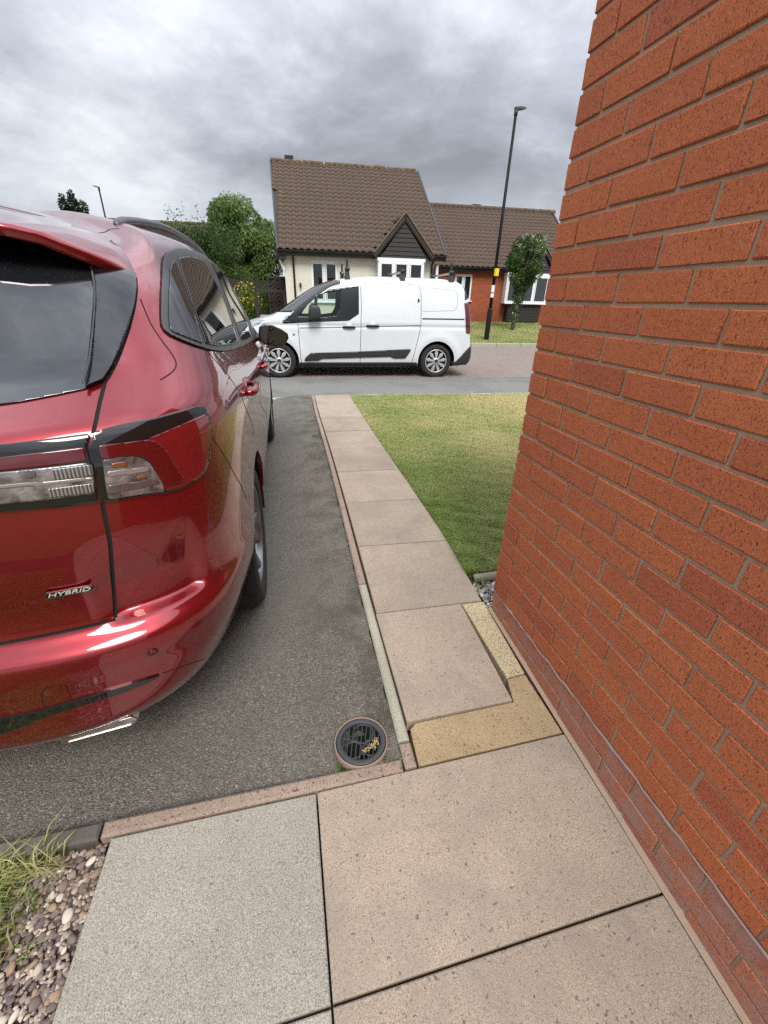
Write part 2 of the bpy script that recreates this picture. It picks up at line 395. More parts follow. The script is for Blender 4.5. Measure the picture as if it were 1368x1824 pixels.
    t = NT('cream_render'); v = t.coord(); c = t.mix(t.noise(v, 1.5, 5, .6), (.62, .585, .49), (.72, .685, .585)); t.bump(t.noise(v, 45, 4, .6), .6, .02); M['render'] = t.done(c, .93, spec=.2)
    t = NT('house_brick'); v = t.coord('Generated')
    v = t.coord('Object'); b = t.n('ShaderNodeTexBrick'); t.set(b.inputs['Vector'], v)
    mp = t.n('ShaderNodeMapping'); mp.inputs['Rotation'].default_value = (PI / 2, 0, 0); t.set(mp.inputs[0], v); t.set(b.inputs['Vector'], mp.outputs[0])
    b.inputs['Scale'].default_value = 1.0; b.inputs['Brick Width'].default_value = .225; b.inputs['Row Height'].default_value = .075; b.inputs['Mortar Size'].default_value = .006
    b.inputs['Color1'].default_value = (.36, .090, .038, 1); b.inputs['Color2'].default_value = (.28, .066, .032, 1); b.inputs['Mortar'].default_value = (.19, .11, .075, 1)
    t.bump(b.outputs['Fac'], -.6, .01); M['house_brick'] = t.done(b.outputs['Color'], .9, spec=.25)
    M['upvc'] = plain('white_upvc', (.78, .80, .82), .30, var=.03)
    M['board'] = plain('black_stained_board', (.024, .021, .019), .7, var=.4, scale=20)
    M['fascia'] = plain('black_fascia', (.012, .012, .013), .4)
    M['verge'] = plain('verge_board', (.14, .105, .075), .85, var=.25)
    t = NT('window_pane'); v = t.coord(); M['pane'] = t.done((.018, .021, .022), .03, **{'Coat Weight': 1.0, 'Coat Roughness': 0.0})
    M['blind'] = plain('grey_blind', (.10, .105, .10), .6); M['curtain'] = plain('pale_curtain', (.62, .61, .57), .9)
    M['wood_dark'] = plain('dark_stained_wood', (.028, .020, .016), .8, var=.4, scale=15)
    M['block_wall'] = plain('grey_blockwork', (.30, .26, .21), .95, scale=20)
    M['lamp_black'] = plain('black_painted_steel', (.005, .005, .0055), .6, spec=.25)
    M['lamp_grey'] = plain('grey_lantern', (.025, .028, .032), .5)
    M['yellow_plate'] = plain('yellow_plate', (.80, .58, .02), .5); M['white_plate'] = plain('white_sticker', (.78, .78, .78), .5)
    M['bark'] = plain('bark', (.16, .135, .105), .95, var=.4, scale=25)
    M['terracotta'] = plain('terracotta_rim', (.30, .205, .155), .85); M['iron'] = plain('grey_plastic_grate', (.040, .043, .047), .55, var=.2, scale=50)
    M['edging'] = plain('weathered_edging', (.30, .27, .22), .95, var=.35, scale=18)
    def leaf(name, c1, c2, c3=None, sub=.25):
        t = NT(name); a = t.n('ShaderNodeAttribute', attribute_name='tint'); c = t.mix(a.outputs['Fac'], c1, c2)
        if c3: c = t.mix(t.rng(a.outputs['Fac'], .93, .98), c, c3)
        b = t.b; tr = t.n('ShaderNodeBsdfTranslucent'); t.set(tr.inputs[0], c); mx = t.n('ShaderNodeMixShader'); mx.inputs[0].default_value = sub
        t.done(c, .6, spec=.3); t.nt.links.new(b.outputs[0], mx.inputs[1]); t.nt.links.new(tr.outputs[0], mx.inputs[2]); t.nt.links.new(mx.outputs[0], t.out.inputs[0]); return t.m
    M['leaf_willow'] = leaf('willow_leaf', (.060, .112, .024), (.20, .29, .085))
    M['leaf_dark'] = leaf('dark_hedge_leaf', (.036, .074, .018), (.125, .190, .048))
    M['leaf_small'] = leaf('small_tree_leaf', (.030, .070, .016), (.11, .18, .045), (.55, .52, .44))
    M['leaf_yellow'] = leaf('variegated_leaf', (.05, .10, .015), (.20, .26, .035))
    M['flower'] = plain('yellow_flower', (.80, .60, .03), .7)
    M['leaf_conifer'] = leaf('conifer_leaf', (.015, .032, .014), (.045, .075, .030))
    M['grass'] = leaf('grass_blade', (.225, .335, .068), (.66, .58, .31), sub=.42)
    M['weed'] = leaf('weed_leaf', (.06, .15, .02), (.26, .32, .06), sub=.3)
    M['straw'] = plain('dry_stalk', (.48, .38, .17), .8)
    t = NT('pebble'); oi = t.n('ShaderNodeObjectInfo'); r = t.n('ShaderNodeValToRGB'); t.set(r.inputs[0], oi.outputs['Random']); r.color_ramp.interpolation = 'LINEAR'; e = r.color_ramp.elements
    e[0].position = 0; e[0].color = (.135, .105, .09, 1); e[1].position = 1; e[1].color = (.66, .60, .50, 1)
    for p, c in ((.2, (.20, .15, .13)), (.4, (.11, .095, .095)), (.55, (.25, .195, .15)), (.68, (.34, .235, .15)), (.8, (.20, .14, .12)), (.9, (.42, .36, .28))):
        x = e.new(p); x.color = (*c, 1)
    v = t.coord('Object'); c = t.mix(t.rng(t.noise(v, 120, 3, .7), .4, .7, 0, .45), r.outputs[0], (.12, .10, .09)); M['pebble'] = t.done(c, .75, spec=.35)
    t = NT('small_gravel'); v = t.coord('Object'); vo = t.voro(v, 70, out='Color'); sp = t.n('ShaderNodeSeparateColor'); t.set(sp.inputs[0], vo)
    r = t.n('ShaderNodeValToRGB'); t.set(r.inputs[0], sp.outputs[0]); e = r.color_ramp.elements
    e[0].position = 0; e[0].color = (.10, .075, .068, 1); e[1].position = 1; e[1].color = (.52, .45, .37, 1); x = e.new(.5); x.color = (.22, .155, .125, 1); M['gravel'] = t.done(r.outputs[0], .85, spec=.3)
_mats()

def clear_glass(name, tint):
    t = NT(name); nt = t.nt; tr = t.n('ShaderNodeBsdfTransparent'); tr.inputs[0].default_value = (*tint, 1); gl = t.n('ShaderNodeBsdfGlossy'); gl.inputs['Roughness'].default_value = .01
    fr = t.n('ShaderNodeFresnel'); fr.inputs[0].default_value = 1.6; mx = t.n('ShaderNodeMixShader'); nt.links.new(fr.outputs[0], mx.inputs[0]); nt.links.new(tr.outputs[0], mx.inputs[1]); nt.links.new(gl.outputs[0], mx.inputs[2])
    nt.links.new(mx.outputs[0], t.out.inputs[0]); return t.m
# ------------------------------------------------------------------ ground, drive, path, road
TH = -0.066
E1 = np.array([math.cos(TH), math.sin(TH)]); E2 = np.array([-math.sin(TH), math.cos(TH)])
def rd(a, d, z=0.0):                                  # street frame: a along the road, d away from us
    p = a * E1 + d * E2; return (float(p[0]), float(p[1]), z)
def gh(y): return -0.07 * max(-y, 0.0)                # the paving falls a little towards the house front
ZR = -0.07
def grid_sheet(name, P, mat, kind='structure', parent=None):
    """P (n,m,3) grid of points"""
    n, m = P.shape[:2]; idx = np.arange(n * m).reshape(n, m)
    F = np.stack([idx[:-1, :-1], idx[1:, :-1], idx[1:, 1:], idx[:-1, 1:]], -1).reshape(-1, 4)
    return link(name, fast_mesh(name, P.reshape(-1, 3), F, mat, True), parent, None, kind)
# base ground to the horizon
g = MB(); g.add([(-600, -300, -.45), (600, -300, -.45), (600, 900, -.45), (-600, 900, -.45)], [(0, 1, 2, 3)]); g.build('ground', MT['lawn'], kind='structure')

def drive_z(x, y):
    t = np.clip((-.60 - x) / .5, 0, 1); t = t * t * (3 - 2 * t)
    z = -.022 - .046 * t
    return z - .055 * np.clip(-y, 0, 3) * (1 - .55 * t)
PL_ = [(-.552, -.62), (-.551, -.477), (-.548, .075), (-.530, .683), (-.513, 1.292), (-.497, 1.905), (-.484, 2.512), (-.476, 3.120), (-.468, 3.760), (-.455, 4.40), (-.428, 5.095)]
xs = np.concatenate([np.linspace(-6, -1.6, 24)[:-1], np.linspace(-1.6, -.40, 60)]); ys = np.linspace(-.615, 5.24, 200)
X, Y = np.meshgrid(xs, ys, indexing='ij'); X = np.where(X > -.7, X + (Y + .6) * .0175, X)
X = np.minimum(X, np.interp(Y, [p[1] for p in PL_], [p[0] - .046 for p in PL_]) + .004 * np.sin(Y * 23) + .003 * np.sin(Y * 61))
Z = drive_z(X, Y) + .004 * smooth_noise(X, Y, 3, 2.2) + .002 * smooth_noise(X, Y, 5, 14)
m = (X + .722)**2 + (Y + .505)**2 < .078**2
Z = np.where(m, Z - .10, Z)
drive = grid_sheet('driveway', np.stack([X, Y, Z], -1), MT['drive'])

# path: gritty bed, then each slab
path = empty('path', kind='structure')
MB().add([(-.62, -.66, -.105), (.02, -.66, -.105), (.16, 5.12, -.075), (-.46, 5.12, -.075)], [(0, 1, 2, 3)]).build('bed', MT['joint'], path)
patio = empty('paving', kind='structure')
MB().add([(-2.9, -3.2, -.30), (.02, -3.2, -.30), (.02, -.60, -.115), (-2.9, -.60, -.115)], [(0, 1, 2, 3)]).build('bed', MT['joint'], patio)
def slab(name, pts, mat, parent, th=.05, gap=.0014, bev=.0030, dz=0.0):
    """a slab with softened arrises from its plan outline (counter-clockwise)"""
    c = np.mean(pts, 0); n = len(pts); P = [np.array(p, float) for p in pts]
    def inset(d):
        out = []
        for i in range(n):
            a, b, e = P[i - 1], P[i], P[(i + 1) % n]
            n1 = np.array([-(b - a)[1], (b - a)[0]]); n1 /= np.linalg.norm(n1)
            n2 = np.array([-(e - b)[1], (e - b)[0]]); n2 /= np.linalg.norm(n2)
            k = n1 + n2; k = k / max(.3, (k @ n1)); out.append(b + k * d)
        return out
    o1, o2 = inset(gap), inset(gap + bev)
    tl = [random.uniform(-.0015, .0015) for _ in range(2)]
    hz = lambda p: gh(p[1]) + dz + tl[0] * (p[0] - c[0]) + tl[1] * (p[1] - c[1])
    cz = hz(c)
    V = [(p[0] - c[0], p[1] - c[1], hz(p) - cz - th) for p in o1] + [(p[0] - c[0], p[1] - c[1], hz(p) - cz - bev * .8) for p in o1] + [(p[0] - c[0], p[1] - c[1], hz(p) - cz) for p in o2]
    F = [tuple(range(2 * n, 3 * n))]
    for i in range(n):
        j = (i + 1) % n; F += [(i, j, n + j, n + i), (n + i, n + j, 2 * n + j, 2 * n + i)]
    return link(name, mesh(name, V, F, mat), parent, (c[0], c[1], cz))
PL = [(-.551, -.477), (-.548, .075), (-.530, .683), (-.513, 1.292), (-.497, 1.905), (-.484, 2.512), (-.476, 3.120), (-.468, 3.760), (-.455, 4.40), (-.428, 5.095)]
PR = [(-.130, -.472), (-.010, .062), (.030, .648), (.040, 1.257), (.047, 1.877), (.052, 2.491), (.060, 3.110), (.072, 3.750), (.086, 4.40), (.105, 5.105)]
slab('paving_slab', [PL[0], PR[0], (-.124, .064), PL[1]], MT['pink_slab'], path)
for i in range(1, 9):
    slab('paving_slab', [PL[i], PR[i], PR[i + 1], PL[i + 1]], MT['pink_slab'], path, gap=.0052, bev=.004, dz=random.uniform(-.003, .0015))
slab('mortar_strip', [(-.121, .062), (-.105, -.374), (-.020, -.366), (-.006, .060)][::1], MT['yellow'], path, gap=.001, bev=.002, dz=-.004)
slab('mortar_patch', [(-.552, -.628), (-.012, -.622), (-.020, -.370), (-.104, -.377), (-.128, -.474), (-.520, -.481), (-.545, -.50)], MT['ochre'], path, gap=.001, bev=.003, dz=-.006)
# kerb edgings of the drive
def kerb(pts, mat, parent, dz=.004):
    slab('kerb_edging', pts, mat, parent, th=.12, gap=.002, bev=.007, dz=dz)
def kl(y, side):
    x = float(np.interp(y, [-.64, -.477] + [p[1] for p in PL[1:]], [-.557, -.557] + [p[0] - .005 for p in PL[1:]]))
    return (x - .043, y) if side == 0 else (x, y)
def kseg(y0, y1, mat, dz=.004): kerb([kl(y0, 0), kl(y0, 1), kl(y1, 1), kl(y1, 0)], mat, path, dz)
kseg(-.632, -.546, MT['kerb_pink']); kseg(-.541, .312, MT['kerb_grey'], .002)
for a, b in ((.318, 1.22), (1.226, 2.13), (2.136, 3.04), (3.046, 3.95), (3.956, 5.09)): kseg(a, b, MT['kerb_pink'], random.uniform(.001, .005))
kerb([(-1.485, -.638), (-.604, -.638), (-.604, -.595), (-1.485, -.592)], MT['kerb_pink'], patio)
kerb([(-2.40, -.628), (-1.492, -.634), (-1.492, -.585), (-2.40, -.575)], MT['kerb_dark'], patio, -.006)
# big slabs by the door
slab('paving_slab', [(-1.478, -1.080), (-.8915, -1.0785), (-.8868, -.642), (-1.455, -.640)], MT['grey_slab'], patio)
slab('paving_slab', [(-.889, -1.077), (-.010, -1.073), (-.012, -.629), (-.884, -.640)], MT['pink_slab'], patio)
slab('paving_slab', [(-.892, -1.53), (-.010, -1.53), (-.010, -1.0765), (-.889, -1.0805)], MT['pink_slab'], patio, dz=-.002)
slab('paving_slab', [(-1.478, -1.53), (-.900, -1.53), (-.8915, -1.082), (-1.478, -1.084)], MT['grey_slab'], patio, dz=-.002)
for k in range(3):
    y = -1.535 - k * .45
    slab('paving_slab', [(-.892, y - .445), (-.010, y - .445), (-.010, y), (-.892, y)], MT['pink_slab'], patio)
    slab('paving_slab', [(-1.478, y - .445), (-.90, y - .445), (-.90, y), (-1.478, y)], MT['grey_slab'], patio)

# front lawn
ax = np.linspace(0, 1, 80); ay = np.linspace(0, 1, 90)
A_, B_ = np.meshgrid(ax, ay, indexing='ij')
yl = .285 + B_ * 4.83; xl = np.interp(yl, [p[1] for p in PR], [p[0] for p in PR]) + .012
xx = xl + (9.0 - xl) * A_**1.5; yy = yl - .066 * xx * B_
zz = -.031 + .003 * smooth_noise(xx, yy, 11, 1.6) + .012 * np.clip(A_ * 20, 0, 1)
lawn_o = grid_sheet('lawn', np.stack([xx, yy, zz], -1), MT['lawn'])
# kerb along the near side of the road
rk = empty('road_kerb', kind='structure')
a0 = -12.0
while a0 < 14:
    c = rd(a0 + .455, 5.165); 
    low = -5.9 < a0 < -.95
    MB().bbox((0, 0, 0), (.905, .12, .20), .012, Matrix.Rotation(TH, 3, 'Z')).build('kerb_stone', MT['kerb_grey'], rk, (c[0], c[1], (-.165 if low else -.132)))
    a0 += .915
# road: asphalt margin, then block paving, far kerb
def strip(name, d0, d1, z0, z1, mat, a=(-60, 60), nd=1, parent=None):
    P = np.zeros((2, nd + 1, 3))
    for i, aa in enumerate(a):
        for j in range(nd + 1):
            f = j / nd; P[i, j] = rd(aa, d0 + (d1 - d0) * f, z0 + (z1 - z0) * f)
    return grid_sheet(name, P, mat, parent=parent)
road = strip('road', 5.20, 7.05, ZR, ZR, MT['asphalt'])
rp = strip('block_paving', 7.05, 13.45, ZR - .012, ZR - .012, MT['paver_sand'])
def pavers():
    V = []; F = []; L, Wd, H = .2, .1, .012
    pv = lambda a, d, z: rd(a, d, z)
    d = 7.058; r = 0
    def add(a0, a1, d0, d1):
        b = len(V); z = ZR + random.uniform(-.0025, .0015); s = .004; t = .005
        for (p, q) in ((a0, d0), (a1, d0), (a1, d1), (a0, d1)): V.append(pv(p, q, ZR - .013))
        for (p, q) in ((a0 + t, d0 + t), (a1 - t, d0 + t), (a1 - t, d1 - t), (a0 + t, d1 - t)): V.append(pv(p, q, z))
        F.extend([(b + 4, b + 5, b + 6, b + 7), (b, b + 1, b + 5, b + 4), (b + 1, b + 2, b + 6, b + 5), (b + 2, b + 3, b + 7, b + 6), (b + 3, b, b + 4, b + 7)])
    while d < 13.30:
        a = -7.0 + (r % 2) * .1
        while a < 11.0:
            add(a + .002, a + .198, d + .002, d + .098); a += .2
        d += .1; r += 1
    o = link('paving_blocks', fast_mesh('paving_blocks', V, F, MT['paver']), rp, None, 'stuff')
pavers()
fk = empty('far_kerb', kind='structure'); a0 = -14.0
while a0 < 16:
    MB().bbox((0, 0, 0), (.905, .12, .20), .012, Matrix.Rotation(TH, 3, 'Z')).build('kerb_stone', MT['kerb_grey'], fk, (*rd(a0, 13.46)[:2], -.055)); a0 += .915
# far verge and gardens, rising to the houses
dd = np.array([13.52, 14.2, 15.2, 16.4, 18.0, 20.0, 24.0, 40.0, 120.0]); zzv = np.array([.035, .06, .13, .22, .34, .46, .50, .55, .60])
aa = np.linspace(-70, 80, 120)
P = np.zeros((len(aa), len(dd), 3))
for i, a in enumerate(aa):
    for j, d in enumerate(dd): P[i, j] = rd(a, d, zzv[j])
verge = grid_sheet('verge', P, MT['lawn'])
def verge_z(d): return float(np.interp(d, dd, zzv))
# soil under gravel at the house corner and at the planting bed
MB().add([(.0, -.02, -.035), (1.6, -.02, -.035), (1.6, .29, -.035), (.0, .29, -.035)], [(0, 1, 2, 3)]).build('corner_soil', MT['soil'], kind='structure')
bed = grid_sheet('planting_bed', np.stack(np.meshgrid(np.linspace(-2.9, -1.47, 40), np.linspace(-2.4, -.632, 40), indexing='ij') + [np.zeros((40, 40))], -1), MT['soil'])
_v = np.empty(len(bed.data.vertices) * 3, np.float32); bed.data.vertices.foreach_get('co', _v); _v = _v.reshape(-1, 3)
_v[:, 2] = .07 * _v[:, 1] - .028 + .008 * smooth_noise(_v[:, 0], _v[:, 1], 21, 9); bed.data.vertices.foreach_set('co', _v.ravel()); bed.data.update()
# ------------------------------------------------------------------ the near house corner: real bricks in stretcher bond
house_wall = empty('brick_wall', (0, 0, 0), label='red brick house corner rising close beside the path', cat='wall')
ZB = lambda k: (18 - k) * .075 + .04                   # top of course k
MB().box((1.5053, -2.0, 1.17), (3.0, 3.9894, 2.84)).build('mortar_core', MT['mortar'], house_wall)
def brick_mesh(lx, ly, lz, seed):
    r = random.Random(seed); b = MB(); b.bbox((0, 0, 0), (lx, ly, lz), .0022)
    V = [Vector(v) + Vector((r.uniform(-.0007, .0007), r.uniform(-.0016, .0016), r.uniform(-.0013, .0013))) for v in b.V]
    return mesh('brick', V, b.F, MT['brick'])
STR = [brick_mesh(.1025, .215, .065, i) for i in range(7)]          # stretcher seen on the face x = 0
HDR = [brick_mesh(.215, .1025, .065, 50 + i) for i in range(4)]     # header at the corner
STRL = [m.copy() for m in STR]; HDRL = [m.copy() for m in HDR]
for m in STRL + HDRL: m.materials[0] = MT['brick_lime']
def put_brick(k, u0, u1, me, hd):
    w = .215 if hd else .1025
    o = link('brick', random.choice(me), house_wall, (w / 2 + random.uniform(-.0012, .0012), -(u0 + u1) / 2, ZB(k) - .0375 + random.uniform(-.0012, .0012)))
    o.rotation_euler = (random.uniform(-.006, .006), random.uniform(-.006, .006) + (PI if random.random() < .5 and not hd else 0), random.uniform(-.004, .004))
    return o
nb = 0
for k in range(-10, 21):
    lime = k >= 17
    if k % 2 == 0:
        put_brick(k, 0, .1025, HDRL if lime else HDR, True); u = .1125
    else: u = 0.0
    umax = 1.62
    while u < umax:
        put_brick(k, u, u + .215, STRL if (lime and k < 20) else STR, False); u += .225
rest = MB()
for k in range(-16, 21):
    u = (.1125 if k % 2 == 0 else 0.0)
    while u < 3.8:
        if k < -10 or u >= 1.62: rest.bbox((.0513, -(u + .1075), ZB(k) - .0375), (.1025, .215, .065), .003)
        u += .225
    x = .225 if k % 2 == 0 else .1125
    while x < 2.9:
        rest.bbox((x + .1075, -.0513, ZB(k) - .0375), (.215, .1025, .065), .003); x += .225
    if k < -10 and k % 2 == 0: rest.bbox((.1075, -.0513, ZB(k) - .0375), (.215, .1025, .065), .003)
rest.build('distant_bricks', MT['brick'], house_wall, kind='stuff')
# lime run along the bottom bed joint
lm = MB(); pts = []
for i in range(90):
    y = -.02 - i * .03; w = .5 + .5 * math.sin(i * .9) * math.sin(i * .37 + 1)
    pts.append((-.002 + .003 * random.random(), y, ZB(17) - .001 + random.uniform(-.004, .004)))
lm.tube(pts[3:], [.0022 + .0035 * random.random() for _ in pts[3:]], 6)
lm.build('lime_smear', MT['lime'], house_wall)
ap = MB(); ap.add([(-.012, -3.2, gh(-3.2) + .0), (-.012, .0, .0), (.010, .0, .018), (.010, -3.2, gh(-3.2) + .02)], [(0, 3, 2, 1)]); ap.build('mortar_fillet', MT['mortar'], house_wall)
# ---------------------------------------------------------------- red car: one smooth body surface S(u, v)
# car space: x to its right, y forward from the rear axle, z up from the ground
CAR_ROWS = [
    # zr    zc    yr     zs    W     zf    yf    belt  roof
    (.280, .375, -.955, .215, .862, .20, 3.42, 0, 0),
    (.330, .440, -.990, .290, .885, .27, 3.50, 0, 0),
    (.410, .500, -1.000, .390, .912, .36, 3.53, 0, 0),
    (.480, .560, -1.005, .480, .928, .46, 3.56, 0, 0),
    (.560, .600, -1.020, .560, .935, .56, 3.58, 0, 0),
    (.605, .630, -1.018, .605, .937, .62, 3.58, 0, 0),
    (.650, .665, -.968, .650, .937, .68, 3.58, 0, 0),
    (.715, .730, -.962, .720, .938, .74, 3.57, 0, 0),
    (.800, .810, -.975, .800, .940, .80, 3.56, 0, 0),
    (.890, .895, -.972, .890, .943, .85, 3.54, 0, 0),
    (.980, .985, -.958, .980, .946, .89, 3.50, 0, 0),
    (1.055, 1.060, -.948, 1.050, .944, .94, 3.42, .4, 0),
    (1.110, 1.118, -.930, 1.100, .930, .98, 3.28, .7, 0),
    (1.160, 1.170, -.855, 1.150, .908, 1.02, 3.00, .9, 0),
    (1.205, 1.225, -.805, 1.195, .888, 1.07, 2.62, 1, 0),
    (1.330, 1.340, -.725, 1.330, .831, 1.24, 2.20, .7, 0),
    (1.425, 1.425, -.650, 1.452, .780, 1.39, 1.90, .3, .5),
    (1.485, 1.475, -.560, 1.548, .742, 1.51, 1.62, 0, 1),
    (1.530, 1.520, -.430, 1.592, .682, 1.565, 1.36, 0, 1),
    (1.585, 1.565, -.250, 1.625, .545, 1.60, 1.10, 0, 1),
    (1.635, 1.615, -.050, 1.658, .330, 1.63, .90, 0, 1),
    (1.678, 1.678, .300, 1.678, .002, 1.645, .70, 0, 1),
]
def _pchip(X, t):
    X = np.asarray(X, float); n = len(X); d = np.diff(X, axis=0)
    m = np.zeros_like(X)
    a, b = d[:-1], d[1:]
    with np.errstate(divide='ignore', invalid='ignore'):
        hm = np.where(a * b > 0, 2 * a * b / (a + b), 0)
    m[1:-1] = hm; m[0] = d[0]; m[-1] = d[-1]
    i = np.clip(np.floor(t).astype(int), 0, n - 2); f = (t - i)[:, None]
    h00 = 2 * f**3 - 3 * f**2 + 1; h10 = f**3 - 2 * f**2 + f; h01 = -2 * f**3 + 3 * f**2; h11 = f**3 - f**2
    return h00 * X[i] + h10 * m[i] + h01 * X[i + 1] + h11 * m[i + 1]
_VT = np.linspace(0, len(CAR_ROWS) - 1, 2001)
_ROWT = _pchip(CAR_ROWS, _VT)
_k = np.exp(-.5 * (np.arange(-60, 61) / 24.0) ** 2); _k /= _k.sum()
_pad = np.concatenate([2 * _ROWT[:1] - _ROWT[60:0:-1], _ROWT, 2 * _ROWT[-1:] - _ROWT[-2:-62:-1]])
_ROWT = np.stack([np.convolve(_pad[:, j], _k, 'valid') for j in range(_ROWT.shape[1])], 1)
VMAX = float(len(CAR_ROWS) - 1)
U1, U2 = .40, .74
Y0, Y1 = -.10, 2.72
def _sm(a, b, x):
    t = np.clip((x - a) / (b - a), 0, 1); return t * t * (3 - 2 * t)
def car_S(u, v):
    """right half of the car body; u: rear centre 0 > side > front centre 1, v: row index."""
    u = np.asarray(u, float); v = np.asarray(v, float)
    u, v = np.broadcast_arrays(u, v)
    q = np.stack([np.interp(v, _VT, _ROWT[:, j]) for j in range(9)], -1)
    zr, zc, yr, zs, W, zf, yf, belt, roof = [q[..., j] for j in range(9)]
    gw = _sm(12.6, 14.8, v) * (1 - _sm(16.6, 18.8, v))
    n = 5.0 - 1.9 * gw
    y0 = Y0 - .20 * gw
    y0 = np.maximum(y0, yr + .3); y1 = np.minimum(Y1, yf - .3)
    y1 = np.maximum(y1, y0 + .05)
    ph = np.clip(u / U1, 0, 1) * np.pi / 2
    r = (np.abs(np.cos(ph))**n + np.abs(np.sin(ph))**n) ** (-1 / n)
    xr, yrr = W * r * np.sin(ph), y0 - (y0 - yr) * r * np.cos(ph)
    s = np.clip((u - U1) / (U2 - U1), 0, 1)
    ys = y0 + (y1 - y0) * s
    nf = 2.6
    pf = np.clip((u - U2) / (1 - U2), 0, 1) * np.pi / 2
    rf = (np.abs(np.cos(pf))**nf + np.abs(np.sin(pf))**nf) ** (-1 / nf)
    xf, yff = W * rf * np.cos(pf), y1 + (yf - y1) * rf * np.sin(pf)
    x = np.where(u < U1, xr, np.where(u < U2, W, xf))
    y = np.where(u < U1, yrr, np.where(u < U2, ys, yff))
    d = ph * 180 / np.pi
    z = zr + (zc - zr) * _sm(22, 66, d) 
    z = z + (zs - zc) * _sm(50, 90, d)
    z = np.where(u < U1, z, zs)
    z = z + (zf - zs) * _sm(U2 - .02, U2 + (1 - U2) * .75, u)
    side = _sm(25, 88, d) * (1 - _sm(U2 - .02, U2 + (1 - U2) * .6, u))
    z = z + belt * np.clip(-.068 * y, -.135, .06) * side
    z = z - roof * .042 * (np.clip(y, -.5, 2.0) - .7) ** 2 * side
    x = x * (1 - .010 * ((y - 1.1) / 1.8) ** 2 * (v < 30))
    # scoop at the end of the bumper ledge
    D = .030 * _sm(.148, .168, u) * (1 - _sm(.203, .214, u)) * _sm(5.75, 6.2, v) * (1 - _sm(7.2, 9.2, v))
    return np.stack([x - D * .75, y + D * .66, z], -1)
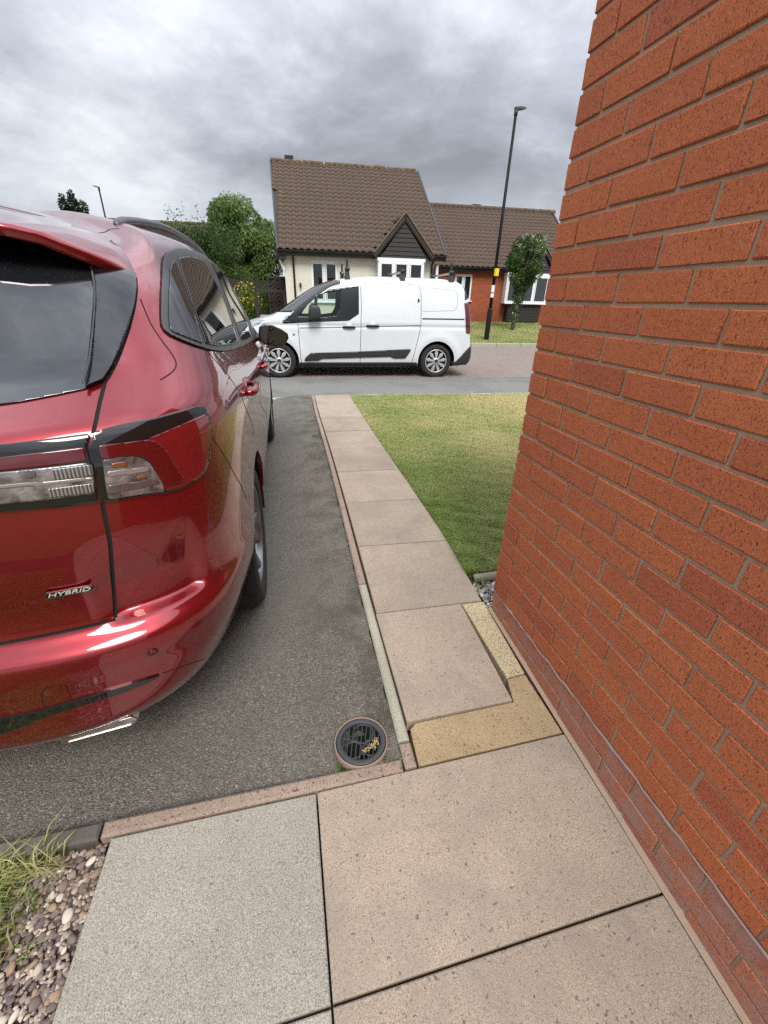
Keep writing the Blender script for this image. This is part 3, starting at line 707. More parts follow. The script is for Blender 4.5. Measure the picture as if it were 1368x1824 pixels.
# outlines of the car's panels, lamps and windows on that surface, as (u, v)
CUV = {
    'win_frame': [(0.41272,16.567),(0.42804,16.752),(0.45765,16.917),(0.51086,17.081),(0.55771,17.12),(0.62167,17.223),(0.65583,17.029),(0.7,16.8),(0.7325,16.495),(0.74917,16.227),(0.7575,15.922),(0.75833,15.655),(0.73917,15.387),(0.72833,14.929),(0.7125,14.566),(0.70083,14.299),(0.67,14.089),(0.58499,13.986),(0.51379,13.869),(0.43573,13.801),(0.38518,13.889),(0.31263,13.921),(0.29462,14.0),(0.28205,14.074),(0.27333,14.158),(0.26605,14.235),(0.25593,14.381),(0.25296,14.479),(0.25516,14.61),(0.26451,14.84),(0.27186,15.004),(0.28093,15.194),(0.29287,15.419),(0.31739,15.771),(0.35278,16.098),(0.40062,16.357)],
    'quarter': [(0.43216,16.44),(0.41596,16.299),(0.39712,16.015),(0.34515,15.724),(0.31244,15.416),(0.29643,15.193),(0.28478,15.001),(0.27568,14.833),(0.26872,14.685),(0.26163,14.545),(0.25967,14.433),(0.26624,14.363),(0.27369,14.29),(0.2839,14.209),(0.29744,14.123),(0.31201,14.336),(0.32779,14.525),(0.34512,14.704),(0.35973,14.869),(0.37767,15.044),(0.40006,15.237),(0.40637,15.45),(0.41336,15.682),(0.42041,15.925),(0.42639,16.178)],
    'reardoor': [(0.44768,16.523),(0.4837,16.653),(0.5249,16.71),(0.56288,16.727),(0.56786,16.571),(0.56659,16.345),(0.5664,16.132),(0.56226,15.841),(0.55752,15.557),(0.54447,15.27),(0.5316,14.995),(0.52041,14.8),(0.50922,14.611),(0.49757,14.418),(0.48039,14.1),(0.43827,14.052),(0.40081,14.089),(0.35159,14.082),(0.30957,14.113),(0.32615,14.35),(0.34374,14.552),(0.35825,14.701),(0.37338,14.849),(0.39071,15.004),(0.40271,15.171),(0.4103,15.401),(0.41886,15.654),(0.42763,15.92),(0.43757,16.215)],
    'frontdoor': [(0.63022,16.81),(0.6687,16.776),(0.70333,16.594),(0.71333,16.201),(0.69667,15.884),(0.7,15.635),(0.69333,15.368),(0.68917,15.12),(0.66583,14.757),(0.62917,14.433),(0.61333,14.242),(0.56578,14.163),(0.50308,14.101),(0.52264,14.418),(0.54037,14.679),(0.5531,14.878),(0.56609,15.087),(0.57941,15.307),(0.58969,15.532),(0.60011,15.763),(0.61051,16.002),(0.61512,16.247),(0.62022,16.502)],
    'trim': [(0.19378,17.181),(0.19911,17.129),(0.20465,17.079),(0.21093,17.031),(0.21757,16.984),(0.22597,16.902),(0.23513,16.795),(0.24548,16.632),(0.25481,16.419),(0.26038,16.213),(0.26609,16.029),(0.25153,15.459),(0.2431,15.202),(0.23631,14.995),(0.23085,14.855),(0.22582,14.727),(0.22071,14.61),(0.21552,14.508),(0.2105,14.407),(0.20568,14.303),(0.20106,14.195),(0.19545,14.055),(0.1902,13.892),(0.18553,13.733),(0.18128,13.545),(0.17641,13.464),(0.17185,13.377),(0.1736,13.582),(0.17714,13.842),(0.18104,14.045),(0.1839,14.182),(0.18683,14.304),(0.18982,14.417),(0.19281,14.527),(0.19576,14.637),(0.19857,14.756),(0.20118,14.882),(0.20392,15.02),(0.20686,15.173),(0.21011,15.384),(0.21376,15.636),(0.21692,16.136),(0.21429,16.632),(0.20524,16.993),(0.19943,17.086)],
    'tl': [(0.17191,11.947),(0.17463,11.969),(0.17741,11.989),(0.18026,12.007),(0.18317,12.024),(0.1868,12.027),(0.19057,12.027),(0.19452,12.022),(0.19869,12.014),(0.20273,12.025),(0.20705,12.032),(0.21171,12.033),(0.2168,12.025),(0.22245,12.008),(0.22885,11.982),(0.23403,11.871),(0.23624,11.619),(0.23608,11.325),(0.2333,10.905),(0.23133,10.688),(0.22954,10.479),(0.22605,10.138),(0.22131,9.901),(0.21502,9.796),(0.20718,9.749),(0.2004,9.713),(0.19389,9.724),(0.18921,9.805),(0.1858,9.82),(0.18251,9.831),(0.17932,9.84),(0.17584,9.848),(0.17245,9.854),(0.16933,9.864),(0.16627,9.871),(0.16647,10.051),(0.16671,10.234),(0.1672,10.452),(0.16771,10.675),(0.16653,11.014),(0.16703,11.234),(0.16762,11.465),(0.16981,11.708)],
    'tl_red': [(0.17179,11.483),(0.1745,11.473),(0.17726,11.46),(0.18008,11.446),(0.18297,11.43),(0.18593,11.415),(0.18899,11.397),(0.19215,11.376),(0.19574,11.222),(0.19898,10.918),(0.20108,10.556),(0.20293,10.242),(0.206,9.91),(0.19985,9.921),(0.19428,9.935),(0.19289,10.246),(0.19135,10.547),(0.18958,10.765),(0.18754,10.894),(0.18357,11.004),(0.17909,11.052),(0.17504,11.049),(0.1711,11.041),(0.1714,11.258)],
    'tl_outer': [(0.1923,11.408),(0.19602,11.448),(0.19994,11.485),(0.2041,11.517),(0.20855,11.544),(0.21324,11.572),(0.21838,11.592),(0.22411,11.603),(0.23064,11.604),(0.23344,11.475),(0.2335,11.267),(0.23125,10.939),(0.2295,10.735),(0.22789,10.54),(0.22432,10.185),(0.22004,9.956),(0.21423,9.851),(0.20736,9.801),(0.20124,9.777),(0.19524,9.791),(0.19446,9.902),(0.19634,10.059),(0.1983,10.218),(0.20034,10.378),(0.19961,10.643),(0.19898,10.918),(0.19659,11.079),(0.19437,11.242)],
    'tl_clear': [(0.17125,11.022),(0.17509,11.032),(0.17904,11.039),(0.18418,10.978),(0.1874,10.856),(0.18965,10.715),(0.19124,10.518),(0.19283,10.231),(0.19428,9.935),(0.19405,9.775),(0.18935,9.847),(0.18595,9.866),(0.18267,9.882),(0.1795,9.895),(0.1761,9.905),(0.1728,9.913),(0.16956,9.918),(0.16975,10.158),(0.17002,10.404),(0.17041,10.602),(0.17081,10.807)],
    'tl_amber': [(0.174,10.886),(0.17709,10.881),(0.18025,10.873),(0.1801,10.707),(0.17699,10.733),(0.17396,10.757)],
    'tl_amber2': [(0.1827,10.393),(0.18663,10.393),(0.18723,10.284),(0.18301,10.282)],
    'hl': [(0.13611,11.876),(0.1389,11.884),(0.14169,11.89),(0.14449,11.896),(0.1473,11.901),(0.15012,11.904),(0.15295,11.906),(0.15575,11.91),(0.15857,11.911),(0.16142,11.912),(0.16429,11.911),(0.1672,11.908),(0.17015,11.904),(0.16719,11.525),(0.16649,11.087),(0.16756,10.768),(0.16699,10.542),(0.16643,10.323),(0.16591,10.109),(0.16544,9.9),(0.16219,9.906),(0.15898,9.909),(0.1558,9.911),(0.15264,9.911),(0.14956,9.924),(0.14649,9.935),(0.14343,9.944),(0.14038,9.953),(0.13735,9.964),(0.13432,9.973),(0.13129,9.982),(0.12826,9.99),(0.12911,10.17),(0.12999,10.355),(0.13089,10.546),(0.13178,10.744),(0.13265,10.951),(0.13354,11.17),(0.13446,11.401),(0.13536,11.64)],
    'hl_red': [(0.13473,11.47),(0.13723,11.479),(0.13973,11.488),(0.14223,11.495),(0.14473,11.502),(0.14724,11.507),(0.14975,11.512),(0.15246,11.515),(0.15517,11.516),(0.1579,11.517),(0.16065,11.515),(0.16343,11.513),(0.16623,11.508),(0.16517,11.077),(0.16229,11.077),(0.15944,11.075),(0.15661,11.071),(0.15381,11.066),(0.15102,11.06),(0.14844,11.063),(0.14588,11.065),(0.14332,11.066),(0.14076,11.066),(0.13821,11.065),(0.13566,11.064),(0.13311,11.062)],
    'hl_clear': [(0.13294,11.022),(0.13551,11.026),(0.13806,11.028),(0.14062,11.03),(0.14319,11.032),(0.14575,11.032),(0.14832,11.032),(0.1509,11.03),(0.1537,11.031),(0.15651,11.03),(0.15934,11.028),(0.1622,11.025),(0.16509,11.02),(0.16671,10.73),(0.16602,10.532),(0.16535,10.339),(0.1647,10.15),(0.16175,10.154),(0.15883,10.156),(0.15594,10.157),(0.15307,10.157),(0.15021,10.155),(0.14737,10.153),(0.14475,10.156),(0.14213,10.159),(0.13952,10.161),(0.13691,10.162),(0.1343,10.163),(0.13169,10.163),(0.12907,10.162),(0.13004,10.365),(0.13102,10.574),(0.13199,10.792)],
    'scoop': [(0.19773,7.222),(0.20319,7.159),(0.20705,6.97),(0.20858,6.517),(0.20795,5.937),(0.20199,5.98),(0.19754,6.244),(0.19747,6.592),(0.19752,6.914)],
    'strip': [(0.09516,2.624),(0.09871,2.637),(0.10223,2.647),(0.10573,2.653),(0.10921,2.656),(0.11266,2.655),(0.11619,2.675),(0.11969,2.692),(0.12317,2.705),(0.12662,2.714),(0.13005,2.719),(0.13349,2.728),(0.13691,2.733),(0.14032,2.734),(0.14371,2.729),(0.14711,2.719),(0.15051,2.703),(0.15393,2.68),(0.15737,2.649),(0.16085,2.61),(0.16437,2.562),(0.16858,2.49),(0.17291,2.4),(0.17742,2.29),(0.17398,2.28),(0.17062,2.259),(0.16688,2.284),(0.16321,2.298),(0.15958,2.302),(0.15625,2.32),(0.15294,2.331),(0.14964,2.336),(0.14635,2.335),(0.1431,2.346),(0.13985,2.353),(0.13659,2.355),(0.13333,2.352),(0.13005,2.345),(0.12675,2.334),(0.12344,2.32),(0.1201,2.301),(0.11641,2.251),(0.11269,2.198),(0.10924,2.11),(0.10574,2.02),(0.10215,1.971),(0.09851,1.919),(0.09482,1.866),(0.09109,1.811),(0.09316,2.209)],
    'hl_div': [(0.13157,10.695),(0.13411,10.69),(0.13665,10.683),(0.13919,10.677),(0.14173,10.669),(0.14428,10.66),(0.14683,10.651),(0.1494,10.641),(0.15216,10.636),(0.15495,10.63),(0.15775,10.622),(0.16057,10.613),(0.16342,10.603),(0.16631,10.591),(0.16607,10.509),(0.16315,10.518),(0.16027,10.526),(0.15742,10.532),(0.1546,10.536),(0.15179,10.54),(0.14899,10.542),(0.14642,10.55),(0.14385,10.558),(0.14129,10.564),(0.13873,10.57),(0.13617,10.575),(0.13362,10.579),(0.13106,10.583)],
    'hl_ribs': [(0.15173,10.96),(0.15546,10.963),(0.15923,10.964),(0.16302,10.957),(0.16686,10.947),(0.16626,10.629),(0.16241,10.634),(0.15861,10.637),(0.15506,10.639),(0.15153,10.64)],
    'hl_ribs2': [(0.14855,10.436),(0.15163,10.439),(0.15473,10.44),(0.15784,10.44),(0.16042,10.435),(0.16303,10.429),(0.16566,10.421),(0.16483,10.185),(0.16193,10.186),(0.15905,10.187),(0.15621,10.186),(0.1535,10.188),(0.15082,10.189),(0.14814,10.19)],
    'hl_bulb': [(0.14291,11.012),(0.14545,11.02),(0.14627,10.891),(0.14556,10.771),(0.14319,10.752),(0.14203,10.849)],
    'tl_div': [(0.17156,10.676),(0.17564,10.661),(0.17985,10.641),(0.18277,10.624),(0.18578,10.605),(0.18888,10.584),(0.18948,10.444),(0.18612,10.462),(0.18288,10.476),(0.17974,10.488),(0.17688,10.502),(0.17408,10.514),(0.17134,10.524)],
    'tl_low': [(0.17073,10.306),(0.17399,10.291),(0.17732,10.273),(0.18074,10.253),(0.18424,10.24),(0.18786,10.224),(0.19164,10.203),(0.19278,10.034),(0.18873,10.042),(0.18487,10.046),(0.18003,10.054),(0.17672,10.064),(0.17349,10.071),(0.17033,10.075)],
    'spo': [(0.14763,18.006),(0.15222,17.955),(0.1568,17.906),(0.16142,17.86),(0.16608,17.816),(0.17081,17.776),(0.17626,17.659),(0.18193,17.55),(0.18783,17.448),(0.19396,17.353),(0.20013,17.272),(0.20659,17.196),(0.21337,17.122),(0.22053,17.051),(0.22822,16.975),(0.2366,16.878),(0.24544,16.738),(0.25396,16.559),(0.2612,16.354),(0.26873,16.157)],
    'seam': [(0.25014,18.691),(0.24609,18.319),(0.24687,17.995),(0.2544,17.69),(0.26258,17.292),(0.27202,16.891),(0.27053,16.188)],
    'glass_r': [(0.197,17.109),(0.20667,16.915),(0.21462,16.495),(0.21685,16.029),(0.2137,15.6),(0.21032,15.369),(0.20729,15.172),(0.20434,15.019),(0.20158,14.882),(0.19896,14.755),(0.19613,14.636),(0.19316,14.526),(0.19015,14.416),(0.18715,14.303),(0.1842,14.18),(0.18133,14.043),(0.17807,13.874),(0.17505,13.665),(0.17242,13.416)],
    'glass_b': [(0.17244,13.396),(0.16899,13.373),(0.16562,13.349),(0.16233,13.322),(0.15911,13.294),(0.15611,13.271),(0.15315,13.246),(0.15024,13.221),(0.14736,13.194),(0.14453,13.167),(0.14136,13.149),(0.13823,13.13),(0.13511,13.11)],
    'fin': [(0.19481,17.162),(0.20524,16.993),(0.21429,16.632),(0.21692,16.136),(0.21376,15.636),(0.21011,15.384),(0.20686,15.173),(0.20392,15.02),(0.20118,14.882),(0.19857,14.756),(0.19576,14.637),(0.19281,14.527),(0.18982,14.417),(0.18683,14.304),(0.1839,14.182),(0.18104,14.045),(0.17714,13.842),(0.1736,13.582),(0.17198,13.398)],
    'hatch_gap': [(0.18126,13.495),(0.17794,13.193),(0.17563,12.903),(0.17448,12.668),(0.17365,12.442),(0.17273,12.218),(0.17106,11.925)],
    'hatch_gap2': [(0.16678,9.856),(0.16675,9.663),(0.16674,9.472),(0.16672,9.28),(0.16669,9.056),(0.16677,8.813),(0.16656,8.592),(0.16642,8.358),(0.16625,8.11),(0.16593,7.846),(0.16527,7.569),(0.16418,7.268),(0.163,6.974),(0.16202,6.67),(0.1612,6.349),(0.16014,6.059)],
    'hatch_low': [(0.15973,6.015),(0.15561,6.058),(0.15147,6.102),(0.14768,6.113),(0.1441,6.103),(0.14055,6.101),(0.137,6.096),(0.13345,6.089),(0.1299,6.079),(0.12634,6.067),(0.12295,6.062),(0.11955,6.055),(0.11614,6.046),(0.11271,6.037),(0.10927,6.026),(0.10583,6.014)],
    'fuel': [(0.25003,15.199),(0.24745,14.981),(0.24555,14.725),(0.2442,14.595),(0.24232,14.468),(0.24217,14.343),(0.24164,14.209),(0.24023,14.06),(0.23849,13.886),(0.2341,13.675),(0.22753,13.509),(0.21884,13.376),(0.21138,13.284)],
    'rdoor': [(0.30371,13.924),(0.30295,13.685),(0.30228,13.377),(0.3041,13.042),(0.30958,12.712),(0.31901,12.381),(0.32643,11.969),(0.33557,11.518),(0.3448,11.226),(0.35754,10.51),(0.37533,10.027),(0.39977,9.483),(0.40978,8.918)],
    'fdoor': [(0.51262,12.228),(0.51743,11.194),(0.50333,10.233),(0.49917,9.813),(0.495,9.45),(0.49167,9.106),(0.48333,8.534)],
    'bumper': [(0.23389,10.861),(0.23775,10.552),(0.2423,10.237),(0.24789,9.898),(0.25274,9.614),(0.25861,9.31),(0.26544,8.972),(0.27358,8.582),(0.28356,8.13),(0.29732,7.277)],
    'tow': [(0.1175,2.787),(0.11907,3.179),(0.12106,3.559),(0.12322,3.717),(0.12765,3.688),(0.13206,3.653),(0.13351,3.549),(0.13199,3.165),(0.1309,2.771)],
    'crease': [(0.17792,2.282),(0.18253,2.177),(0.18745,2.042),(0.19285,1.865),(0.20063,1.543),(0.21122,0.899)],
    'roofseam': [(0.15188,19.009),(0.15814,19.032),(0.16473,19.063),(0.17188,19.106),(0.18005,19.167),(0.2015,19.457),(0.30637,20.027),(0.31774,19.845),(0.3057,19.686),(0.29685,19.531),(0.28999,19.375),(0.2765,19.188),(0.26418,18.974),(0.25486,18.74)],
    'roofseam2': [(0.25014,18.691),(0.30667,18.709),(0.33027,18.512)],
    'trimgap': [(0.26725,15.998),(0.25336,15.459),(0.24468,15.201),(0.23773,14.993),(0.23215,14.852),(0.22702,14.725),(0.22182,14.607),(0.21655,14.504),(0.21146,14.403),(0.20657,14.3),(0.20189,14.191),(0.19622,14.05),(0.19092,13.887),(0.1862,13.726),(0.18192,13.538)],
    'rhandle': [(0.41106,10.791)],
    'fhandle': [(0.53417,10.252)],
    'sensor': [(0.17539,3.852)],
    'badge_l': [(0.13436,7.674)],
    'badge_r': [(0.15465,7.599)],
    'badge_c': [(0.14436,7.688)],
}
# ------------------------------------------------------------------ hull patches: clip a surface S(u, v) to an outline and give it thickness
def poly_sdf(P, Q):
    """signed distance of points P (n,2) to polygon Q, inside negative"""
    Q = np.asarray(Q, float); n = len(Q); d = np.full(len(P), 1e9); ins = np.zeros(len(P), bool)
    for i in range(n):
        a, b = Q[i], Q[(i + 1) % n]; e = b - a; w = P - a
        t = np.clip((w @ e) / max(e @ e, 1e-12), 0, 1); d = np.minimum(d, ((w - t[:, None] * e) ** 2).sum(1))
        c = (a[1] > P[:, 1]) != (b[1] > P[:, 1])
        with np.errstate(divide='ignore', invalid='ignore'): ins ^= c & (P[:, 0] < e[0] * (P[:, 1] - a[1]) / (e[1] if e[1] else 1e-12) + a[0])
    d = np.sqrt(d); return np.where(ins, -d, d)
def surf_normal(S, u, v, du=.002, dv=.03, vmax=21.0):
    u = np.asarray(u, float); v = np.asarray(v, float)
    a = S(np.minimum(u + du, 1), v) - S(np.maximum(u - du, 0), v); b = S(u, np.minimum(v + dv, vmax)) - S(u, np.maximum(v - dv, 0))
    n = np.cross(a, b); return n / np.maximum(np.linalg.norm(n, axis=-1, keepdims=True), 1e-9)
def clip_grid(UV, F, f):
    """clip quads by the field f < 0; returns points, faces"""
    V = [tuple(p) for p in UV]; out = []; cut = {}
    neg = f < 0
    for q in F:
        s = [neg[i] for i in q]
        if all(s): out.append(tuple(q)); continue
        if not any(s): continue
        r = []
        for k in range(len(q)):
            i, j = q[k], q[(k + 1) % len(q)]
            if neg[i]: r.append(i)
            if neg[i] != neg[j]:
                key = (min(i, j), max(i, j))
                if key not in cut:
                    t = f[i] / (f[i] - f[j]); cut[key] = len(V); V.append(tuple(np.asarray(UV[i]) * (1 - t) + np.asarray(UV[j]) * t))
                r.append(cut[key])
        if len(r) >= 3: out.append(tuple(r))
    used = sorted({i for q in out for i in q}); mp = {o: n for n, o in enumerate(used)}
    return np.array([V[i] for i in used]), [tuple(mp[i] for i in q) for q in out]
def rim_edges(F):
    e = {}
    for q in F:
        for k in range(len(q)):
            a, b = q[k], q[(k + 1) % len(q)]
            if (b, a) in e: del e[(b, a)]
            else: e[(a, b)] = 1
    return list(e)
class Hull:
    def __init__(s, S, su, sv, vmax): s.S = S; s.su = su; s.sv = sv; s.vmax = vmax    # su, sv: metres per unit of u, v
    def patch(s, name, poly, mat, parent, off=.002, thick=.004, res=.008, mirror=False, kind=None, bulge=0.0, hole=None):
        Q = np.asarray(poly, float) * (s.su, s.sv)
        lo, hi = Q.min(0) - res, Q.max(0) + res
        nu, nv = int((hi[0] - lo[0]) / res) + 2, int((hi[1] - lo[1]) / res) + 2
        gu, gv = np.meshgrid(np.linspace(lo[0], hi[0], nu), np.linspace(lo[1], hi[1], nv), indexing='ij')
        P = np.stack([gu.ravel(), gv.ravel()], 1); idx = np.arange(nu * nv).reshape(nu, nv)
        F = np.stack([idx[:-1, :-1], idx[1:, :-1], idx[1:, 1:], idx[:-1, 1:]], -1).reshape(-1, 4)
        f = poly_sdf(P, Q)
        if hole is not None: f = np.maximum(f, -poly_sdf(P, np.asarray(hole, float) * (s.su, s.sv)))
        keep = (f[F] < 0).any(1)
        UV, FF = clip_grid(P, F[keep].tolist(), f)
        if not len(UV): print('EMPTY', name, poly); return None
        d = -poly_sdf(UV, Q)
        u = np.clip(UV[:, 0] / s.su, 0, 1); v = np.clip(UV[:, 1] / s.sv, 0, s.vmax)
        X = s.S(u, v); N = surf_normal(s.S, u, v, vmax=s.vmax)
        edge = 0.0
        o = off + thick - edge * np.clip(1 - d / .004, 0, 1) ** 2 + bulge * np.clip(d / .03, 0, 1)
        T = X + N * o[:, None]
        re = rim_edges(FF); rv = sorted({i for e in re for i in e}); mp = {i: len(T) + k for k, i in enumerate(rv)}
        V = np.concatenate([T, X[rv] + N[rv] * (off - .004)]) if rv else T
        FF = FF + [(a, mp[a], mp[b], b) for a, b in re]
        if mirror: V = V * (-1, 1, 1); FF = [q[::-1] for q in FF]
        me = mesh(name, V, FF, [mat, MT['gap'] if mat.name not in ('dark_plastic', 'white_paint', 'gloss_black_trim', 'red_lens', 'clear_red_lens') else mat], True)
        nf = len(FF) - len(re); mi = np.zeros(len(FF), np.int32); mi[nf:] = 1; me.polygons.foreach_set('material_index', mi); sm = np.ones(len(FF), bool); sm[nf:] = False; me.polygons.foreach_set('use_smooth', sm)
        return link(name, me, parent, None, kind)
    def line(s, name, pts, mat, parent, w=.004, off=.0006, mirror=False, depth=.0):
        """thin strip along a polyline on the surface"""
        Q = np.asarray(pts, float); u = Q[:, 0]; v = Q[:, 1]
        # resample smoothly
        t = np.concatenate([[0], np.cumsum(np.hypot(np.diff(u) * s.su, np.diff(v) * s.sv))]); n = max(6, int(t[-1] / .012))
        tt = np.linspace(0, t[-1], n); u = np.interp(tt, t, u); v = np.interp(tt, t, v)
        if n > 12:
            k = np.array([1, 2, 3, 2, 1]) / 9.0
            uu = np.convolve(np.pad(u, 2, 'edge'), k, 'valid'); vv = np.convolve(np.pad(v, 2, 'edge'), k, 'valid'); u[1:-1] = uu[1:-1]; v[1:-1] = vv[1:-1]
        X = s.S(u, v); N = surf_normal(s.S, u, v, vmax=s.vmax); T = np.gradient(X, axis=0); T /= np.linalg.norm(T, axis=1, keepdims=True); B = np.cross(N, T)
        L, R_ = X + B * w / 2 + N * off, X - B * w / 2 + N * off
        V = np.concatenate([L, R_, L - N * .006, R_ - N * .006]); F = []
        for i in range(n - 1): F += [(i, i + 1, n + i + 1, n + i)[::-1], (i, 2 * n + i, 2 * n + i + 1, i + 1), (n + i, n + i + 1, 3 * n + i + 1, 3 * n + i)]
        if mirror: V = V * (-1, 1, 1); F = [q[::-1] for q in F]
        return link(name, mesh(name, V, F, mat, True), parent)

# ------------------------------------------------------------------ the red car
SPOILER_LIP = [(0, -0.705, 1.527), (0.25, -0.695, 1.521), (0.42, -0.678, 1.511), (0.541, -0.66, 1.5018), (0.5911, -0.637, 1.492), (0.6299, -0.607, 1.4738), (0.6614, -0.575, 1.4601), (0.6883, -0.54, 1.4461), (0.7116, -0.51, 1.434), (0.731, -0.485, 1.4232)]
def make_wheel(name, parent, loc, right=True, R=.346, wd=.225, alloy=MT['alloy'], spokes=5):
    sg = 1 if right else -1
    M = Matrix.Rotation(PI / 2 * sg, 3, 'Y')           # lathe axis z -> car +-x
    w = empty(name, loc); w.parent = parent
    h = wd / 2
    pr = [(R * .66, -h * .95), (R * .74, -h), (R * .88, -h * .99), (R * .97, -h * .82), (R * .995, -h * .55), (R, 0), (R * .995, h * .55), (R * .97, h * .82), (R * .90, h * .985), (R * .80, h * 1.0), (R * .72, h * .95), (R * .685, h * .80), (R * .66, h * .4), (R * .66, -h * .9)]
    MB().lathe(pr, 56, M).build('tyre', MT['tyre'], w)
    b = MB(); b.lathe([(R * .70, h * .86), (R * .685, h * .90), (R * .66, h * .86), (R * .645, h * .5), (R * .62, -h * .5)], 48, M)
    b.build('rim', alloy, w)
    sp = MB()
    for k in range(spokes):
        for s2 in (-1, 1):
            a0 = 2 * PI * k / spokes + s2 * .10; a1 = 2 * PI * k / spokes + s2 * .27
            p0 = (R * .14 * math.cos(a0), R * .14 * math.sin(a0)); p1 = (R * .66 * math.cos(a1), R * .66 * math.sin(a1))
            d = Vector((p1[0] - p0[0], p1[1] - p0[1])); nn = Vector((-d.y, d.x)).normalized()
            V = []
            for (p, wv, zt) in ((p0, .020, h * .50), (p1, .027, h * .80)):
                for e, z in ((-1, zt - .03), (-1, zt - .006), (-.6, zt), (.6, zt), (1, zt - .006), (1, zt - .03)): V.append(M @ Vector((p[0] + nn.x * wv * e, p[1] + nn.y * wv * e, z)))
            sp.add(V, [(i, i + 1, i + 7, i + 6)[::-1] for i in range(5)] + [(0, 6, 11, 5)])
    sp.build('spokes', alloy, w)
    MB().lathe([(R * .20, h * .40), (R * .19, h * .52), (R * .10, h * .56), (.001, h * .56)], 24, M).build('hub_cap', MT['dark_plastic'], w)
    MB().lathe([(R * .60, h * .05), (R * .58, h * .15), (R * .2, h * .15), (.001, h * .15)], 32, M).build('brake_disc', MT['black'], w)
    return w
def arch_well(parent, sx, cy, cz, R, x0, x1):
    V = []; F = []; n = 22
    for k in range(n + 1):
        a = math.radians(-8 + 196 * k / n); V += [(x0 * sx, cy + R * math.cos(a), cz + R * math.sin(a)), (x1 * sx, cy + R * math.cos(a), cz + R * math.sin(a))]
    for k in range(n): F.append((2 * k, 2 * k + 2, 2 * k + 3, 2 * k + 1))
    F.append(tuple(2 * k for k in range(n + 1)))
    link('wheel_well', mesh('wheel_well', V, F, MT['black']), parent)
